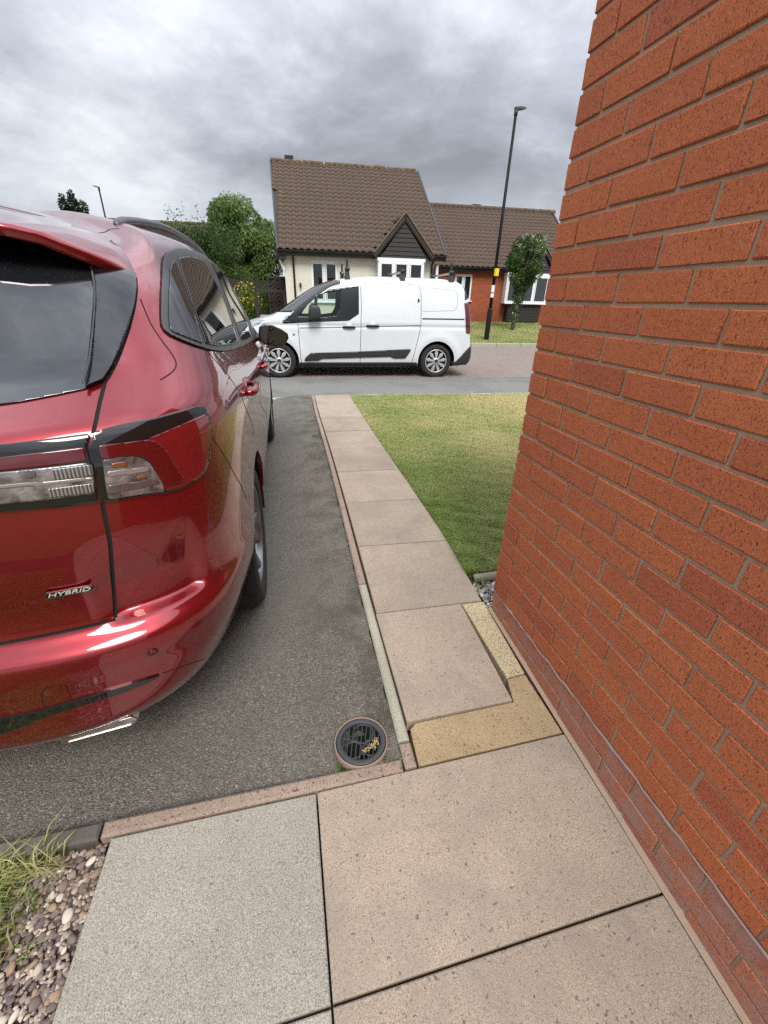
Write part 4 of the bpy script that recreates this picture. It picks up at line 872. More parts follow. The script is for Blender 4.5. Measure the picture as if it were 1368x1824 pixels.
def build_car():
    car = empty('parked_car', (-1.962, .454, -.067), -.01203, label='dark red metallic hybrid SUV parked on the driveway, tail towards us', cat='car')
    H = Hull(car_S, 4.6, .085, VMAX)
    P_ = MT['red_paint']
    # body shell with wheel arches cut out
    u = np.concatenate([np.linspace(0, .42, 190), np.linspace(.42, .76, 150)[1:], np.linspace(.76, 1, 70)[1:]])
    v = np.linspace(0, VMAX, 300)
    UU, VV = np.meshgrid(u, v, indexing='ij'); UVp = np.stack([UU.ravel(), VV.ravel()], 1)
    X = car_S(UVp[:, 0], UVp[:, 1])
    f = np.full(len(X), -1.0)
    for cy in (0.0, 2.711):
        r = np.hypot(X[:, 1] - cy, X[:, 2] - .345); ff = .402 - r
        f = np.where((X[:, 0] > .55) & (ff > f), ff, f)
    idx = np.arange(len(X)).reshape(UU.shape)
    F = np.stack([idx[:-1, :-1], idx[1:, :-1], idx[1:, 1:], idx[:-1, 1:]], -1).reshape(-1, 4)
    pos = f > 0
    full = F[~pos[F].any(1)]; part = F[pos[F].any(1) & ~pos[F].all(1)]
    # triangulate nothing: keep full quads as they are, clip the rest
    V = [tuple(p) for p in UVp]; cut = {}; FF = full.tolist()
    for q in part:
        r = []
        for k in range(4):
            i, j = int(q[k]), int(q[(k + 1) % 4])
            if not pos[i]: r.append(i)
            if pos[i] != pos[j]:
                key = (min(i, j), max(i, j))
                if key not in cut:
                    t = f[i] / (f[i] - f[j]); cut[key] = len(V); V.append(tuple(UVp[i] * (1 - t) + UVp[j] * t))
                r.append(cut[key])
        if len(r) >= 3: FF.append(r)
    UV2 = np.array(V); X = car_S(UV2[:, 0], UV2[:, 1]); rimv = sorted(set(cut.values()))
    # rolled lip of the arches
    LIP = []
    for e in rim_edges(FF):
        if e[0] in cut.values() and e[1] in cut.values(): LIP.append(e)
    n = len(X); mp = {i: n + k for k, i in enumerate(rimv)}
    lipX = X[rimv] + np.array([-.022, 0, 0]); Xa = np.concatenate([X, lipX]); LF = [(a, mp[a], mp[b], b) for a, b in LIP]
    n2 = len(Xa); V2 = np.concatenate([Xa, Xa * (-1, 1, 1)])
    allF = FF + LF; allF = allF + [[i + n2 for i in q[::-1]] for q in allF]
    me = bpy.data.meshes.new('body'); me.from_pydata(V2.tolist(), [], [list(q) for q in allF]); me.materials.append(P_)
    sm = np.ones(len(allF), bool); h = len(FF) + len(LF); sm[len(FF):h] = False; sm[h + len(FF):] = False
    me.polygons.foreach_set('use_smooth', sm); me.update(); link('body', me, car)
    # underside and wheel wells
    ub = MB(); ub.box((0, 1.40, .32), (1.20, 3.9, .14)); ub.build('underbody', MT['black'], car)
    for sx in (1, -1):
        for cy in (0, 2.711):
            arch_well(car, sx, cy, .345, .41, .62, .915)
            make_wheel('wheel', car, (.80 * sx, cy, .345), sx > 0)
    # glass, lamps, trim on both sides
    C = CUV
    glass_poly = [(0, C['glass_b'][-1][1] + .02)] + C['glass_b'][::-1] + C['glass_r'][::-1] + [(.17, 17.1), (.10, 17.2), (0, 17.2)]
    rg = glass_poly
    for mir in (False, True):
        H.patch('window_frame', C['win_frame'], MT['rubber_grey'], car, .001, .005, .005, mirror=mir)
        for nm, key in (('quarter_window', 'quarter'), ('rear_door_window', 'reardoor'), ('front_door_window', 'frontdoor')):
            H.patch(nm, C[key], MT['dark_glass'], car, .005, .004, .005, mirror=mir)
        tr = H.patch('pillar_trim', C['trim'], MT['gloss_black'], car, .002, .010, .004, mirror=mir)
        H.line('trim_fin', C['fin'], MT['gloss_black'], car, .006, .020, mirror=mir)
        H.line('panel_gap', C['trimgap'], MT['gap'], car, .005, mirror=mir)
        tl = H.patch('tail_light', C['tl'], MT['gloss_black'], car, .001, .007, .006, mirror=mir)
        H.patch('clear_lens', C['tl_clear'], MT['lens_clear'], tl, .006, .0025, .004, mirror=mir)
        H.patch('outer_lens', C['tl_outer'], MT['lens_pink'], tl, .0065, .003, .004, mirror=mir)
        H.patch('brake_lens', C['tl_red'], MT['lens_red'], tl, .008, .0035, .004, mirror=mir)
        H.patch('indicator_bulb', C['tl_amber'], MT['amber'], tl, .0085, .0015, .004, mirror=mir)
        H.patch('indicator_bulb', C['tl_amber2'], MT['amber'], tl, .009, .0015, .004, mirror=mir)
        hl = list(C['hl']); 
        ext = lambda pl, du: [(max(a - du, .055) if a < .137 else a, b) for a, b in pl]
        t2 = H.patch('tailgate_light', ext(hl, .05), MT['gloss_black'], car, .001, .007, .006, mirror=mir)
        H.patch('brake_lens', ext(C['hl_red'], .045), MT['lens_red'], t2, .007, .003, .005, mirror=mir)
        H.patch('clear_lens', ext(C['hl_clear'], .04), MT['lens_clear'], t2, .007, .003, .005, mirror=mir)
        H.patch('lamp_divider', ext(C['hl_div'], .038), MT['lamp_trim'], t2, .0095, .0012, .004, mirror=mir)
        H.patch('lamp_ribs', C['hl_ribs'], MT['lens_ribs'], t2, .0095, .0010, .004, mirror=mir)
        H.patch('lamp_ribs', C['hl_ribs2'], MT['lens_ribs'], t2, .0095, .0010, .004, mirror=mir)
        H.patch('bulb', C['hl_bulb'], MT['lens_dark'], t2, .0095, .0010, .004, mirror=mir)
        H.patch('lamp_divider', C['tl_div'], MT['lamp_trim'], tl, .0082, .0010, .004, mirror=mir)
        H.patch('lamp_base', C['tl_low'], MT['lens_dark'], tl, .0082, .0010, .004, mirror=mir)
        for key in ('hatch_gap', 'hatch_gap2', 'hatch_low', 'fuel', 'rdoor', 'fdoor', 'bumper', 'tow', 'crease', 'roofseam', 'roofseam2', 'seam'):
            if key == 'tow' and mir: continue
            if key == 'fuel' and mir: continue
            pts = list(C[key])
            wd = {'hatch_gap': .008, 'hatch_gap2': .009, 'hatch_low': .008, 'tow': .0018, 'crease': .003, 'fuel': .003, 'bumper': .003, 'rdoor': .0045, 'fdoor': .0045}.get(key, .0035)
            if key == 'hatch_low': pts = pts + [(.05, pts[-1][1]), (0, pts[-1][1])]
            if key == 'rdoor': pts = pts + [(pts[-1][0] + .003, pts[-1][1] - .5)]
            if key == 'fdoor': pts = pts + [(.555, 6), (.556, 3.0), (.556, 1.2)]
            if key == 'roofseam': pts = [(0, 19.75), (.12, 19.5), (.2, 19.1), C['seam'][0]]
            H.line('panel_gap', pts, MT['gap'], car, wd, mirror=mir)
        H.line('panel_gap', [(.70, 13.6), (.703, 11), (.70, 8), (.69, 4), (.665, 1.4)], MT['gap'], car, .004, mirror=mir)
        H.line('panel_gap', [(.300, 1.6), (.345, 1.35), (.4, 1.2)], MT['gap'], car, .003, mirror=mir)
        st = list(C['strip']); 
        H.patch('bumper_strip', [(max(a - .03, .0) if a < .09 else a, b) for a, b in st], MT['gloss_black'], car, .002, .003, .005, mirror=mir)
        H.patch('headlight', [(.80, 10.2), (.84, 10.9), (.93, 10.4), (.93, 9.2), (.86, 8.9)], MT['headlight'], car, .001, .006, .015, mirror=mir)
    H.patch('rear_window', rg, MT['rear_glass'], car, .001, .002, .006)
    H.patch('rear_window', rg, MT['rear_glass'], car, .001, .002, .006, mirror=True)
    ws = [(.83, 14.35), (1, 14.3), (1, 16.6), (.84, 16.7), (.80, 16.4)]
    for mir in (False, True):
        H.patch('windscreen', ws, MT['dark_glass'], car, .001, .003, .02, mirror=mir)
        H.patch('grille', [(.90, 5.2), (1, 5.2), (1, 8.6), (.92, 8.4)], MT['dark_plastic'], car, .001, .006, .02, mirror=mir)
    # tailgate spoiler: from the roof seam back to a lip that overhangs the glass
    lip = np.array(SPOILER_LIP); sl = np.array([car_S(np.array([a]), np.array([b]))[0] for a, b in C['seam']])
    def on(u, v): return car_S(np.array([u]), np.array([v]))[0]
    V = []; F = []; V2 = []; F2 = []; K = 10; n = 56
    su = [0, .12, .2] + [a for a, b in C['seam']]; sv = [19.75, 19.5, 19.1] + [b for a, b in C['seam']]
    sp = np.array([on(a, b) for a, b in zip(su, sv)]); ts = np.linspace(0, 1, len(sp)); arc = np.concatenate([[0], np.cumsum(np.linalg.norm(np.diff(sp, axis=0), axis=1))]); arc /= arc[-1]
    la = np.concatenate([[0], np.cumsum(np.linalg.norm(np.diff(lip, axis=0), axis=1))]); la /= la[-1]
    for i in range(n):
        s = i / (n - 1); q = s ** .9
        A0 = np.array([np.interp(s, arc, sp[:, k]) for k in range(3)]) + (0, 0, .0006); L = np.array([np.interp(q, la, lip[:, k]) for k in range(3)])
        fade = min(1, (1 - s) / .10)
        for t in np.linspace(0, 1, 8):
            p = A0 * (1 - t) + L * t; V.append(p + np.array([.006 * fade * s, 0, .007 * fade * math.sin(PI * t)]))
        V.append(L + np.array([0, -.002, -.006]) * (.3 + .7 * fade)); V.append(L + np.array([-.003, .006, -.020]) * (.25 + .75 * fade))
        V2.append(V[-1]); ub = on(min(.186, .0 + .186 * s), 17.0); V2.append(np.array([min(L[0] - .01, .66) * (.97), max(ub[1], L[1] + .04), L[2] - .024 * fade]))
    for i in range(n - 1):
        for k in range(K - 1): a = i * K + k; F.append((a, a + 1, a + K + 1, a + K)[::-1])
        F2.append((2 * i, 2 * i + 1, 2 * i + 3, 2 * i + 2)[::-1])
    for nm, VV_, FF_, m_ in (('spoiler', V, F, P_), ('spoiler_underside', V2, F2, MT['gloss_black'])):
        VV_ = np.array(VV_); c = len(VV_); VV_ = np.concatenate([VV_, VV_ * (-1, 1, 1)]); FF_ = FF_ + [tuple(i + c for i in q[::-1]) for q in FF_]
        link(nm, mesh(nm, VV_, FF_, m_, True), car)
    # roof rails
    for sx in (1, -1):
        pts = []; ry = [-.075, -.05, -.01, .06, .19, .31, .50, .72, 1.13, 1.38, 1.62, 1.78, 1.86]; rz = [1.572, 1.582, 1.592, 1.602, 1.617, 1.629, 1.645, 1.656, 1.662, 1.657, 1.642, 1.618, 1.585]
        for t in np.linspace(0, 1, 40):
            y = -.075 + 1.935 * t ** 1.25; pts.append((.598 * sx, y, float(np.interp(y, ry, rz))))
        b = MB(); b.tube(pts, [.011] + [.0165] * 38 + [.010], 10); b.build('roof_rail', MT['rail'], car)
        w = MB(); n = len(pts); 
        for i in range(n - 1):
            pass
        foot = [((.598 + dx) * sx, p[1], 1.555) for p in pts for dx in (0,)]
        V = []; F = []
        for p in pts[1:-1]: V += [(p[0] - .006, p[1], 1.56), (p[0] + .006, p[1], 1.56), (p[0] + .006, p[1], p[2]), (p[0] - .006, p[1], p[2])]
        for i in range(len(pts) - 3):
            for k in range(4): a = i * 4 + k; b2 = i * 4 + (k + 1) % 4; F.append((a, b2, b2 + 4, a + 4))
        link('rail_web', mesh('rail_web', V, F, MT['rubber_grey']), car)
    # mirrors
    for sx in (1, -1):
        b = MB(); out = [(.905, 1.115), (.918, 1.168), (.955, 1.190), (1.02, 1.180), (1.085, 1.152), (1.128, 1.120), (1.132, 1.090), (1.110, 1.055), (1.085, 1.035), (1.0, 1.033), (.938, 1.045), (.912, 1.075)]
        V = []; F = []; n = len(out); cx, cz = 1.02, 1.108
        rings = [(0.0, .90), (0.0, 1.0), (.03, 1.03), (.08, .97), (.115, .78), (.128, .40)]
        for dy, s in rings:
            for x, z in out: V.append(((cx + (x - cx) * s) * sx, 1.80 + dy, cz + (z - cz) * s))
        for r in range(len(rings) - 1):
            for k in range(n): a, c = r * n + k, r * n + (k + 1) % n; F.append((a, c, c + n, a + n) if sx < 0 else (a, a + n, c + n, c))
        F.append(tuple(range((len(rings) - 1) * n, len(rings) * n)) if sx < 0 else tuple(range((len(rings) - 1) * n, len(rings) * n))[::-1])
        mo = link('wing_mirror', mesh('wing_mirror', V, F, MT['gloss_black'], True), car)
        g = [((cx + (x - cx) * .90) * sx, 1.803, cz + (z - cz) * .90) for x, z in out]
        link('mirror_glass', mesh('mirror_glass', g, [tuple(range(n))[::sx]], MT['dark_glass']), mo)
        MB().tube([(.86 * sx, 1.86, 1.085), (.90 * sx, 1.85, 1.092), (.95 * sx, 1.84, 1.095)], [.034, .027, .024], 10).build('mirror_arm', MT['dark_plastic'], mo)
    # door handles
    for sx in (1, -1):
        for (yc, zc, xs) in ((-.02, 1.045, .941), (1.02, .997, .945)):
            pts = [((xs + o) * sx, yc + d, zc + .004 * math.cos(d * 20)) for d, o in ((-.105, -.004), (-.098, .018), (-.07, .030), (0, .034), (.06, .031), (.09, .020), (.10, -.004))]
            hb = MB(); hb.tube(pts, [.010, .014, .016, .016, .0155, .013, .009], 10); hb.build('door_handle', P_, car)
            MB().lathe([(.060, -.02), (.062, .0015), (.055, .002), (.02, -.004), (.001, -.006)], 24, Matrix.Rotation(PI / 2 * sx, 3, 'Y') @ Matrix.Diagonal((.7, 1.2, 1)), off=(xs * sx, yc - .01, zc)).build('handle_cup', P_, car)
    # badge, parking sensor, exhaust trims
    c = car_S(np.array([.1445]), np.array([7.66]))[0]; nrm = surf_normal(car_S, np.array([.1445]), np.array([7.66]))[0]
    pl, pr = car_S(np.array([.1342]), np.array([7.66]))[0], car_S(np.array([.155]), np.array([7.66]))[0]
    ex = Vector(pr - pl).normalized(); ez = Vector(nrm).normalized(); ey = ez.cross(ex).normalized(); ex = ey.cross(ez)
    MM = Matrix((ex, ey, ez)).transposed(); Lb = float(np.linalg.norm(pr - pl)) * 1.07; hb = .0165
    sh = .35 * hb
    bd = MB(); bd.prism([(-Lb / 2 + sh * .1, -hb / 2), (Lb / 2 - sh * 1.4, -hb / 2), (Lb / 2, 0), (Lb / 2 - sh * .5, hb / 2), (-Lb / 2 + sh * 1.2, hb / 2), (-Lb / 2, hb * .1)][:], .004, MM, c + nrm * .0045)
    bo = bd.build('badge', MT['chrome'], car)
    k = .86; MB().prism([(x * .975, y * .74) for x, y in [(-Lb / 2 + sh * .1, -hb / 2), (Lb / 2 - sh * 1.4, -hb / 2), (Lb / 2, 0), (Lb / 2 - sh * .5, hb / 2), (-Lb / 2 + sh * 1.2, hb / 2), (-Lb / 2, hb * .1)]], .0046, MM, c + nrm * .0045).build('badge_field', MT['gloss_black'], bo)
    text_mesh('HYBRID', 'lettering', MT['badge_silver'], bo, Matrix.Translation(c + nrm * .0092) @ MM.to_4x4(), .0128, Lb * .86, extrude=.0006, shear=.32, offset=.012)
    for (uu, vv) in ((.175, 3.8), (.075, 3.75)):
        for sx in (1, -1):
            p = car_S(np.array([uu]), np.array([vv]))[0]; nn = surf_normal(car_S, np.array([uu]), np.array([vv]))[0]
            q = Vector((nn[0] * sx, nn[1], nn[2])).to_track_quat('Z', 'Y').to_matrix(); off = Vector((p[0] * sx, p[1], p[2]))
            MB().lathe([(.0125, -.003), (.0125, .0008), (.0105, .0012)], 20, q, off=off).build('sensor_ring', MT['gap'], car)
            MB().lathe([(.0100, .0006), (.0098, .0016), (.001, .0018)], 20, q, off=off).build('parking_sensor', P_, car)
    for sx in (1, -1):
        V = [Vector(p) for p in ((.405, -.958, .286), (.595, -.925, .292), (.615, -.905, .325), (.425, -.945, .322))]
        b = MB(); out = [(-.085, -.016), (.085, -.016), (.098, 0), (.088, .016), (-.080, .016), (-.094, 0)]
        M2 = Matrix.Rotation(.16, 3, 'Z') @ Matrix.Rotation(PI / 2, 3, 'X')
        VV2 = []; FF2 = []
        for (s, z) in ((1, -.12), (1, 0), (.97, .003), (.90, .004), (.88, .001)):
            for x, y in out:
                p = M2 @ Vector((x * s, y * s, z)); VV2.append(((.508 + p.x) * sx, -.940 + p.y, .286 + p.z))
        for r in range(4):
            for k in range(6): a, e = r * 6 + k, r * 6 + (k + 1) % 6; FF2.append((a, e, e + 6, a + 6)[::sx])
        FF2.append(tuple(range(24, 30))[::sx])
        link('exhaust_tip', mesh('exhaust_tip', VV2, FF2, MT['chrome']), car)
    dv = MB(); dv.box((0, -.84, .30), (.9, .06, .05)); dv.build('diffuser', MT['dark_plastic'], car)
    return car
def text_mesh(txt, name, mat, parent, M, size, width=None, extrude=.001, shear=0.0, offset=0.0):
    cu = bpy.data.curves.new(name, 'FONT'); cu.body = txt; cu.size = size; cu.extrude = extrude; cu.shear = shear; cu.offset = offset * size; cu.align_x = 'CENTER'; cu.align_y = 'CENTER'
    o = bpy.data.objects.new(name, cu); COL.objects.link(o); bpy.context.view_layer.update()
    me = bpy.data.meshes.new_from_object(o.evaluated_get(bpy.context.evaluated_depsgraph_get()))
    bpy.data.objects.remove(o); bpy.data.curves.remove(cu)
    xs = [v.co.x for v in me.vertices]; k = (width / (max(xs) - min(xs))) if width else 1.0; cx = (max(xs) + min(xs)) / 2
    for v in me.vertices: v.co = M @ Vector(((v.co.x - cx) * k, v.co.y * 1.15, v.co.z))
    me.materials.clear(); me.materials.append(mat); me.name = name
    return link(name, me, parent)
car_o = build_car()
# ------------------------------------------------------------------ the white van across the road
# van space: x to its right, y forward from the front axle, z up; its left flank faces us
VAN_ROWS = [
    # z     yr     W     zf    yf
    (.215, -3.62, .850, .215, .60),
    (.270, -3.76, .885, .250, .74),
    (.400, -3.80, .908, .380, .82),
    (.560, -3.79, .915, .560, .84),
    (.760, -3.76, .917, .740, .80),
    (.930, -3.745, .914, .890, .70),
    (1.000, -3.74, .908, .965, .56),
    (1.060, -3.735, .900, 1.020, .36),
    (1.120, -3.73, .892, 1.085, .10),
    (1.260, -3.70, .868, 1.270, -.20),
    (1.420, -3.66, .836, 1.440, -.47),
    (1.560, -3.61, .802, 1.580, -.72),
    (1.640, -3.56, .772, 1.655, -.92),
    (1.690, -3.50, .735, 1.705, -1.12),
    (1.735, -3.38, .650, 1.745, -1.36),
    (1.765, -3.15, .500, 1.770, -1.60),
    (1.782, -2.80, .280, 1.784, -1.85),
    (1.790, -2.40, .002, 1.790, -2.10),
]
VV_MAX = float(len(VAN_ROWS) - 1)
_vt = np.linspace(0, VV_MAX, 1701); _vr = _pchip(VAN_ROWS, _vt)
_kk = np.exp(-.5 * (np.arange(-45, 46) / 15.0) ** 2); _kk /= _kk.sum()
_vp = np.concatenate([2 * _vr[:1] - _vr[45:0:-1], _vr, 2 * _vr[-1:] - _vr[-2:-47:-1]])
_vr = np.stack([np.convolve(_vp[:, j], _kk, 'valid') for j in range(5)], 1)
VU1, VU2 = .26, .74
def van_S(u, v):
    u, v = np.broadcast_arrays(np.asarray(u, float), np.asarray(v, float))
    z, yr, W, zf, yf = [np.interp(v, _vt, _vr[:, j]) for j in range(5)]
    y0 = yr + .22; y1 = np.minimum(.10, yf - .45); y1 = np.maximum(y1, y0 + .02)
    def corner(t, n):
        a = np.clip(t, 0, 1) * PI / 2; r = (np.abs(np.cos(a))**n + np.abs(np.sin(a))**n) ** (-1 / n); return r * np.sin(a), r * np.cos(a)
    s1, c1 = corner(u / VU1, 7.0); s2, c2 = corner((1 - u) / (1 - VU2), 3.0)
    s = np.clip((u - VU1) / (VU2 - VU1), 0, 1)
    x = np.where(u < VU1, W * s1, np.where(u < VU2, W, W * s2)); y = np.where(u < VU1, y0 - (y0 - yr) * c1, np.where(u < VU2, y0 + (y1 - y0) * s, y1 + (yf - y1) * c2))
    zz = z + (zf - z) * _sm(VU2 - .05, 1 - .15, u)
    # flared arches and a soft waist crease
    side = (u > VU1 * .6) & (u < 1 - (1 - VU2) * .4)
    for cy in (0.0, -3.062):
        r = np.hypot(y - cy, zz - .31); x = x + np.where(side, .020 * np.exp(-((r - .43) / .10) ** 2), 0)
    x = x - np.where(side, .012 * np.exp(-((zz - .93) / .035) ** 2), 0)
    return np.stack([x, y, zz], -1)
def build_van():
    d = np.array([.99756, -.06976])                    # along the van, front to rear
    ang = math.atan2(-d[1], -d[0]) - PI / 2            # heading of +y
    o = np.array([-.913, 7.139]) + .905 * np.array([-d[1] * -1, d[0] * 1]) * np.array([1, 1])
    o = np.array([-.913 + .905 * .06976, 7.139 + .905 * .99756])
    van = empty('white_van', (o[0], o[1], ZR), ang, label='white panel van with roof bars parked across the road, front to the left', cat='van')
    G_u, G_v = np.linspace(0, 1, 420), np.linspace(0, VV_MAX, 300)
    GG = van_S(G_u[:, None], G_v[None, :])
    def at(y, z):
        k = np.argmin(np.where(GG[..., 0] > .2, (GG[..., 1] - y) ** 2 + (GG[..., 2] - z) ** 2, 9)); i, j = np.unravel_index(k, GG.shape[:2]); u, v = G_u[i], G_v[j]
        for _ in range(4):
            p0, p1, p2 = van_S(np.array([u, u + 1e-4, u]), np.array([v, v, v + 1e-2]))
            J = np.array([[(p1[1] - p0[1]) / 1e-4, (p2[1] - p0[1]) / 1e-2], [(p1[2] - p0[2]) / 1e-4, (p2[2] - p0[2]) / 1e-2]])
            if abs(np.linalg.det(J)) < 1e-9: break
            s_ = np.linalg.solve(J, [y - p0[1], z - p0[2]]); u = float(np.clip(u + np.clip(s_[0], -.01, .01), 0, 1)); v = float(np.clip(v + np.clip(s_[1], -.3, .3), 0, VV_MAX))
        return (u, v)
    def poly(pts, closed=True, step=.05):
        out = []; n = len(pts)
        for i in range(n if closed else n - 1):
            a, b = np.array(pts[i]), np.array(pts[(i + 1) % n]); k = max(1, int(np.hypot(*(b - a)) / step))
            for j in range(k): p = a + (b - a) * j / k; out.append(at(-p[0], p[1]))
        if not closed: out.append(at(-pts[-1][0], pts[-1][1]))
        return out
    H = Hull(van_S, 5.5, .11, VV_MAX)
    WP = MT['white_paint']
    win = [(.30, 1.055), (.42, 1.21), (.77, 1.445), (.92, 1.50), (1.50, 1.57), (1.475, 1.16), (1.30, 1.058), (.9, 1.035)]
    hole = np.array(poly(win)) * (5.5, .11)
    UU, VV = np.meshgrid(np.concatenate([np.linspace(0, VU1, 60), np.linspace(VU1, VU2, 230)[1:], np.linspace(VU2, 1, 60)[1:]]), np.linspace(0, VV_MAX, 190), indexing='ij')
    UVp = np.stack([UU.ravel(), VV.ravel()], 1); X = van_S(UVp[:, 0], UVp[:, 1]); f = np.full(len(X), -1.0)
    for cy in (0.0, -3.062):
        r = np.hypot(X[:, 1] - cy, X[:, 2] - .31); ff = .372 - r; f = np.where((X[:, 0] > .5) & (ff > f), ff, f)
    near = (np.abs(UVp[:, 0] * 5.5 - hole[:, 0].mean()) < 1.2) & (np.abs(UVp[:, 1] * .11 - hole[:, 1].mean()) < .6)
    sd = np.full(len(X), 1.0); sd[near] = poly_sdf(UVp[near] * (5.5, .11), hole); f = np.maximum(f, -sd)
    idx = np.arange(len(X)).reshape(UU.shape); F = np.stack([idx[:-1, :-1], idx[1:, :-1], idx[1:, 1:], idx[:-1, 1:]], -1).reshape(-1, 4)
    UV2, FF = clip_grid(UVp, F.tolist(), f); X = van_S(UV2[:, 0], UV2[:, 1]); n = len(X)
    V2 = np.concatenate([X, X * (-1, 1, 1)]); aF = [q for q in FF] + [tuple(i + n for i in q[::-1]) for q in FF]
    link('body', mesh('body', V2, aF, WP, True), van)
    # dark lining behind the shell, bulkhead, seats
    N = surf_normal(van_S, UV2[:, 0], UV2[:, 1], vmax=VV_MAX); Xi = X - N * .035
    keep = [q for q in FF if np.mean([X[i, 1] for i in q]) > -1.75]
    V3 = np.concatenate([Xi, Xi * (-1, 1, 1)]); kF = [q[::-1] for q in keep] + [tuple(i + n for i in q) for q in keep]
    link('cab_lining', mesh('cab_lining', V3, kF, MT['dark_plastic'], True), van)
    b = MB(); b.box((0, -1.62, .95), (1.5, .03, 1.30)); b.build('bulkhead', MT['dark_plastic'], van)
    for sx in (-1, 1):
        b = MB(); b.bbox((.40 * sx, -1.42, 1.02), (.46, .13, .62), .05); b.bbox((.40 * sx, -1.44, 1.42), (.25, .10, .19), .04); b.bbox((.40 * sx, -1.2, .68), (.46, .5, .16), .05); b.build('seat', MT['dark_plastic'], van)
    MB().bbox((0, -.32, .99), (1.45, .5, .16), .05).build('dashboard', MT['dark_plastic'], van)
    MB().box((0, -1.5, .29), (1.40, 4.2, .20)).build('underbody', MT['black'], van)
    GLASS = clear_glass('cab_glass', (.80, .90, .85))
    for mir in (True, False):
        H.patch('door_window', poly([(.27, 1.03), (.42, 1.23), (.77, 1.465), (.92, 1.52), (1.53, 1.59), (1.50, 1.14), (1.31, 1.035), (.9, 1.01)]), GLASS, van, -.010, .004, res=.025, mirror=mir)
        fr = poly([(.10, .955), (.40, 1.22), (.76, 1.462), (.92, 1.515), (1.53, 1.60), (1.52, 1.14), (1.33, 1.02), (.9, 1.0)])
        H.patch('window_seal', fr, MT['gloss_black'], van, .0, .004, res=.02, mirror=mir, hole=poly([(.43, 1.075), (.58, 1.27), (.80, 1.43), (.95, 1.48), (1.20, 1.515), (1.17, 1.22), (1.10, 1.10), (.9, 1.072)]))
        H.line('window_bar', poly([(.755, 1.44), (.745, 1.06)], False), MT['gloss_black'], van, .035, .006, mirror=mir)
        for pts, w in (([(.395, .95), (.40, .6), (.41, .235)], .007), ([(1.56, 1.62), (1.57, 1.3), (1.545, .6), (1.535, .25)], .007), ([(2.66, 1.63), (2.70, 1.5), (2.71, .95), (2.66, .7), (2.56, .27)], .007),
                       ([(1.62, 1.655), (2.58, 1.645), (2.66, 1.62)], .006), ([(.42, .885), (1.2, .905), (2.7, .955)], .012), ([(2.72, 1.605), (3.36, 1.575), (3.41, 1.5), (3.42, 1.30), (3.36, 1.225), (2.73, 1.20)], .004),
                       ([(.12, .98), (.40, 1.255), (.74, 1.50), (.90, 1.56), (1.55, 1.63)], .005)):
            H.line('panel_gap', poly(pts, False), MT['rubber_grey'] if w in (.012, .004) else MT['gap'], van, w * 1.3, .001, mirror=mir)
        H.line('slide_rail', poly([(2.73, 1.075), (3.57, 1.078)], False), MT['black'], van, .022, .003, mirror=mir)
        H.patch('rubbing_strip', poly([(.60, .455), (1.5, .485), (2.545, .54), (2.50, .46), (2.43, .365), (2.20, .362), (2.13, .395), (1.5, .375), (.80, .352), (.74, .318), (.46, .310), (.50, .38)]), MT['dark_plastic'], van, .0, .016, res=.02, mirror=mir)
        H.patch('sill', poly([(.34, .285), (1.5, .285), (2.66, .29), (2.66, .20), (1.5, .20), (.34, .20)]), MT['dark_plastic'], van, -.002, .006, res=.03, mirror=mir)
        H.patch('rear_bumper', poly([(3.38, .30), (3.46, .30), (3.72, .58), (3.79, .60), (3.80, .40), (3.775, .26), (3.42, .24)]), MT['dark_plastic'], van, .0, .022, res=.02, mirror=mir)
        H.patch('tail_light', [at(-3.70, .82), at(-3.62, .84), at(-3.585, 1.1), at(-3.55, 1.36), at(-3.62, 1.37), (.10, 9.9), (.10, 5.3)], MT['lens_red'], van, .0, .010, res=.02, mirror=mir)
        H.patch('rear_pillar_glass', [at(-3.53, 1.66), at(-3.56, 1.40), (.12, 10.2), (.12, 12.2)], MT['dark_glass'], van, .0, .006, res=.02, mirror=mir)
        H.patch('fuel_mark', poly([(2.635, 1.41), (2.66, 1.42), (2.675, 1.38), (2.66, 1.345), (2.64, 1.35)], True, .02), MT['black'], van, .0, .004, res=.008, mirror=mir)
        H.patch('side_repeater', poly([(.285, .795), (.325, .795), (.325, .755), (.285, .755)], True, .02), MT['amber'], van, .0, .004, res=.008, mirror=mir)
        H.patch('windscreen', [(.80, 8.35), (1, 8.3), (1, 12.5), (.83, 12.4), (.775, 11.6), (.775, 10)], MT['dark_glass'], van, .0, .004, res=.03, mirror=mir)
        H.patch('headlight', [(.80, 5.4), (.80, 6.7), (.87, 6.6), (.90, 5.2), (.86, 4.6)], MT['headlight'], van, .0, .006, res=.02, mirror=mir)
        H.patch('grille', [(.92, 1.2), (1, 1.2), (1, 4.8), (.92, 4.6)], MT['dark_plastic'], van, .0, .010, res=.03, mirror=mir)
    for mir in (False, True): H.line('panel_gap', [(.84, 7.0), (.92, 6.95), (1, 6.95)], MT['gap'], van, .008, mirror=mir)
    for sx in (-1, 1):
        hs = [(1.33, .910), (1.78, .935)]
        for (s, z) in hs:
            uu, vv = at(-s, z); p = van_S(np.array([uu]), np.array([vv]))[0]; b = MB()
            b.tube([((p[0] + q) * sx, -s + e, z) for e, q in ((-.115, .0), (-.10, .028), (0, .036), (.10, .028), (.115, 0))], [.013, .019, .021, .019, .013], 8); b.build('door_handle', MT['black'], van)
            MB().lathe([(.055, .002), (.045, .012), (.001, .012)], 20, Matrix.Rotation(PI / 2 * sx, 3, 'Y'), off=(p[0] * sx, -s, z + .02)).build('handle_cup', WP, van)
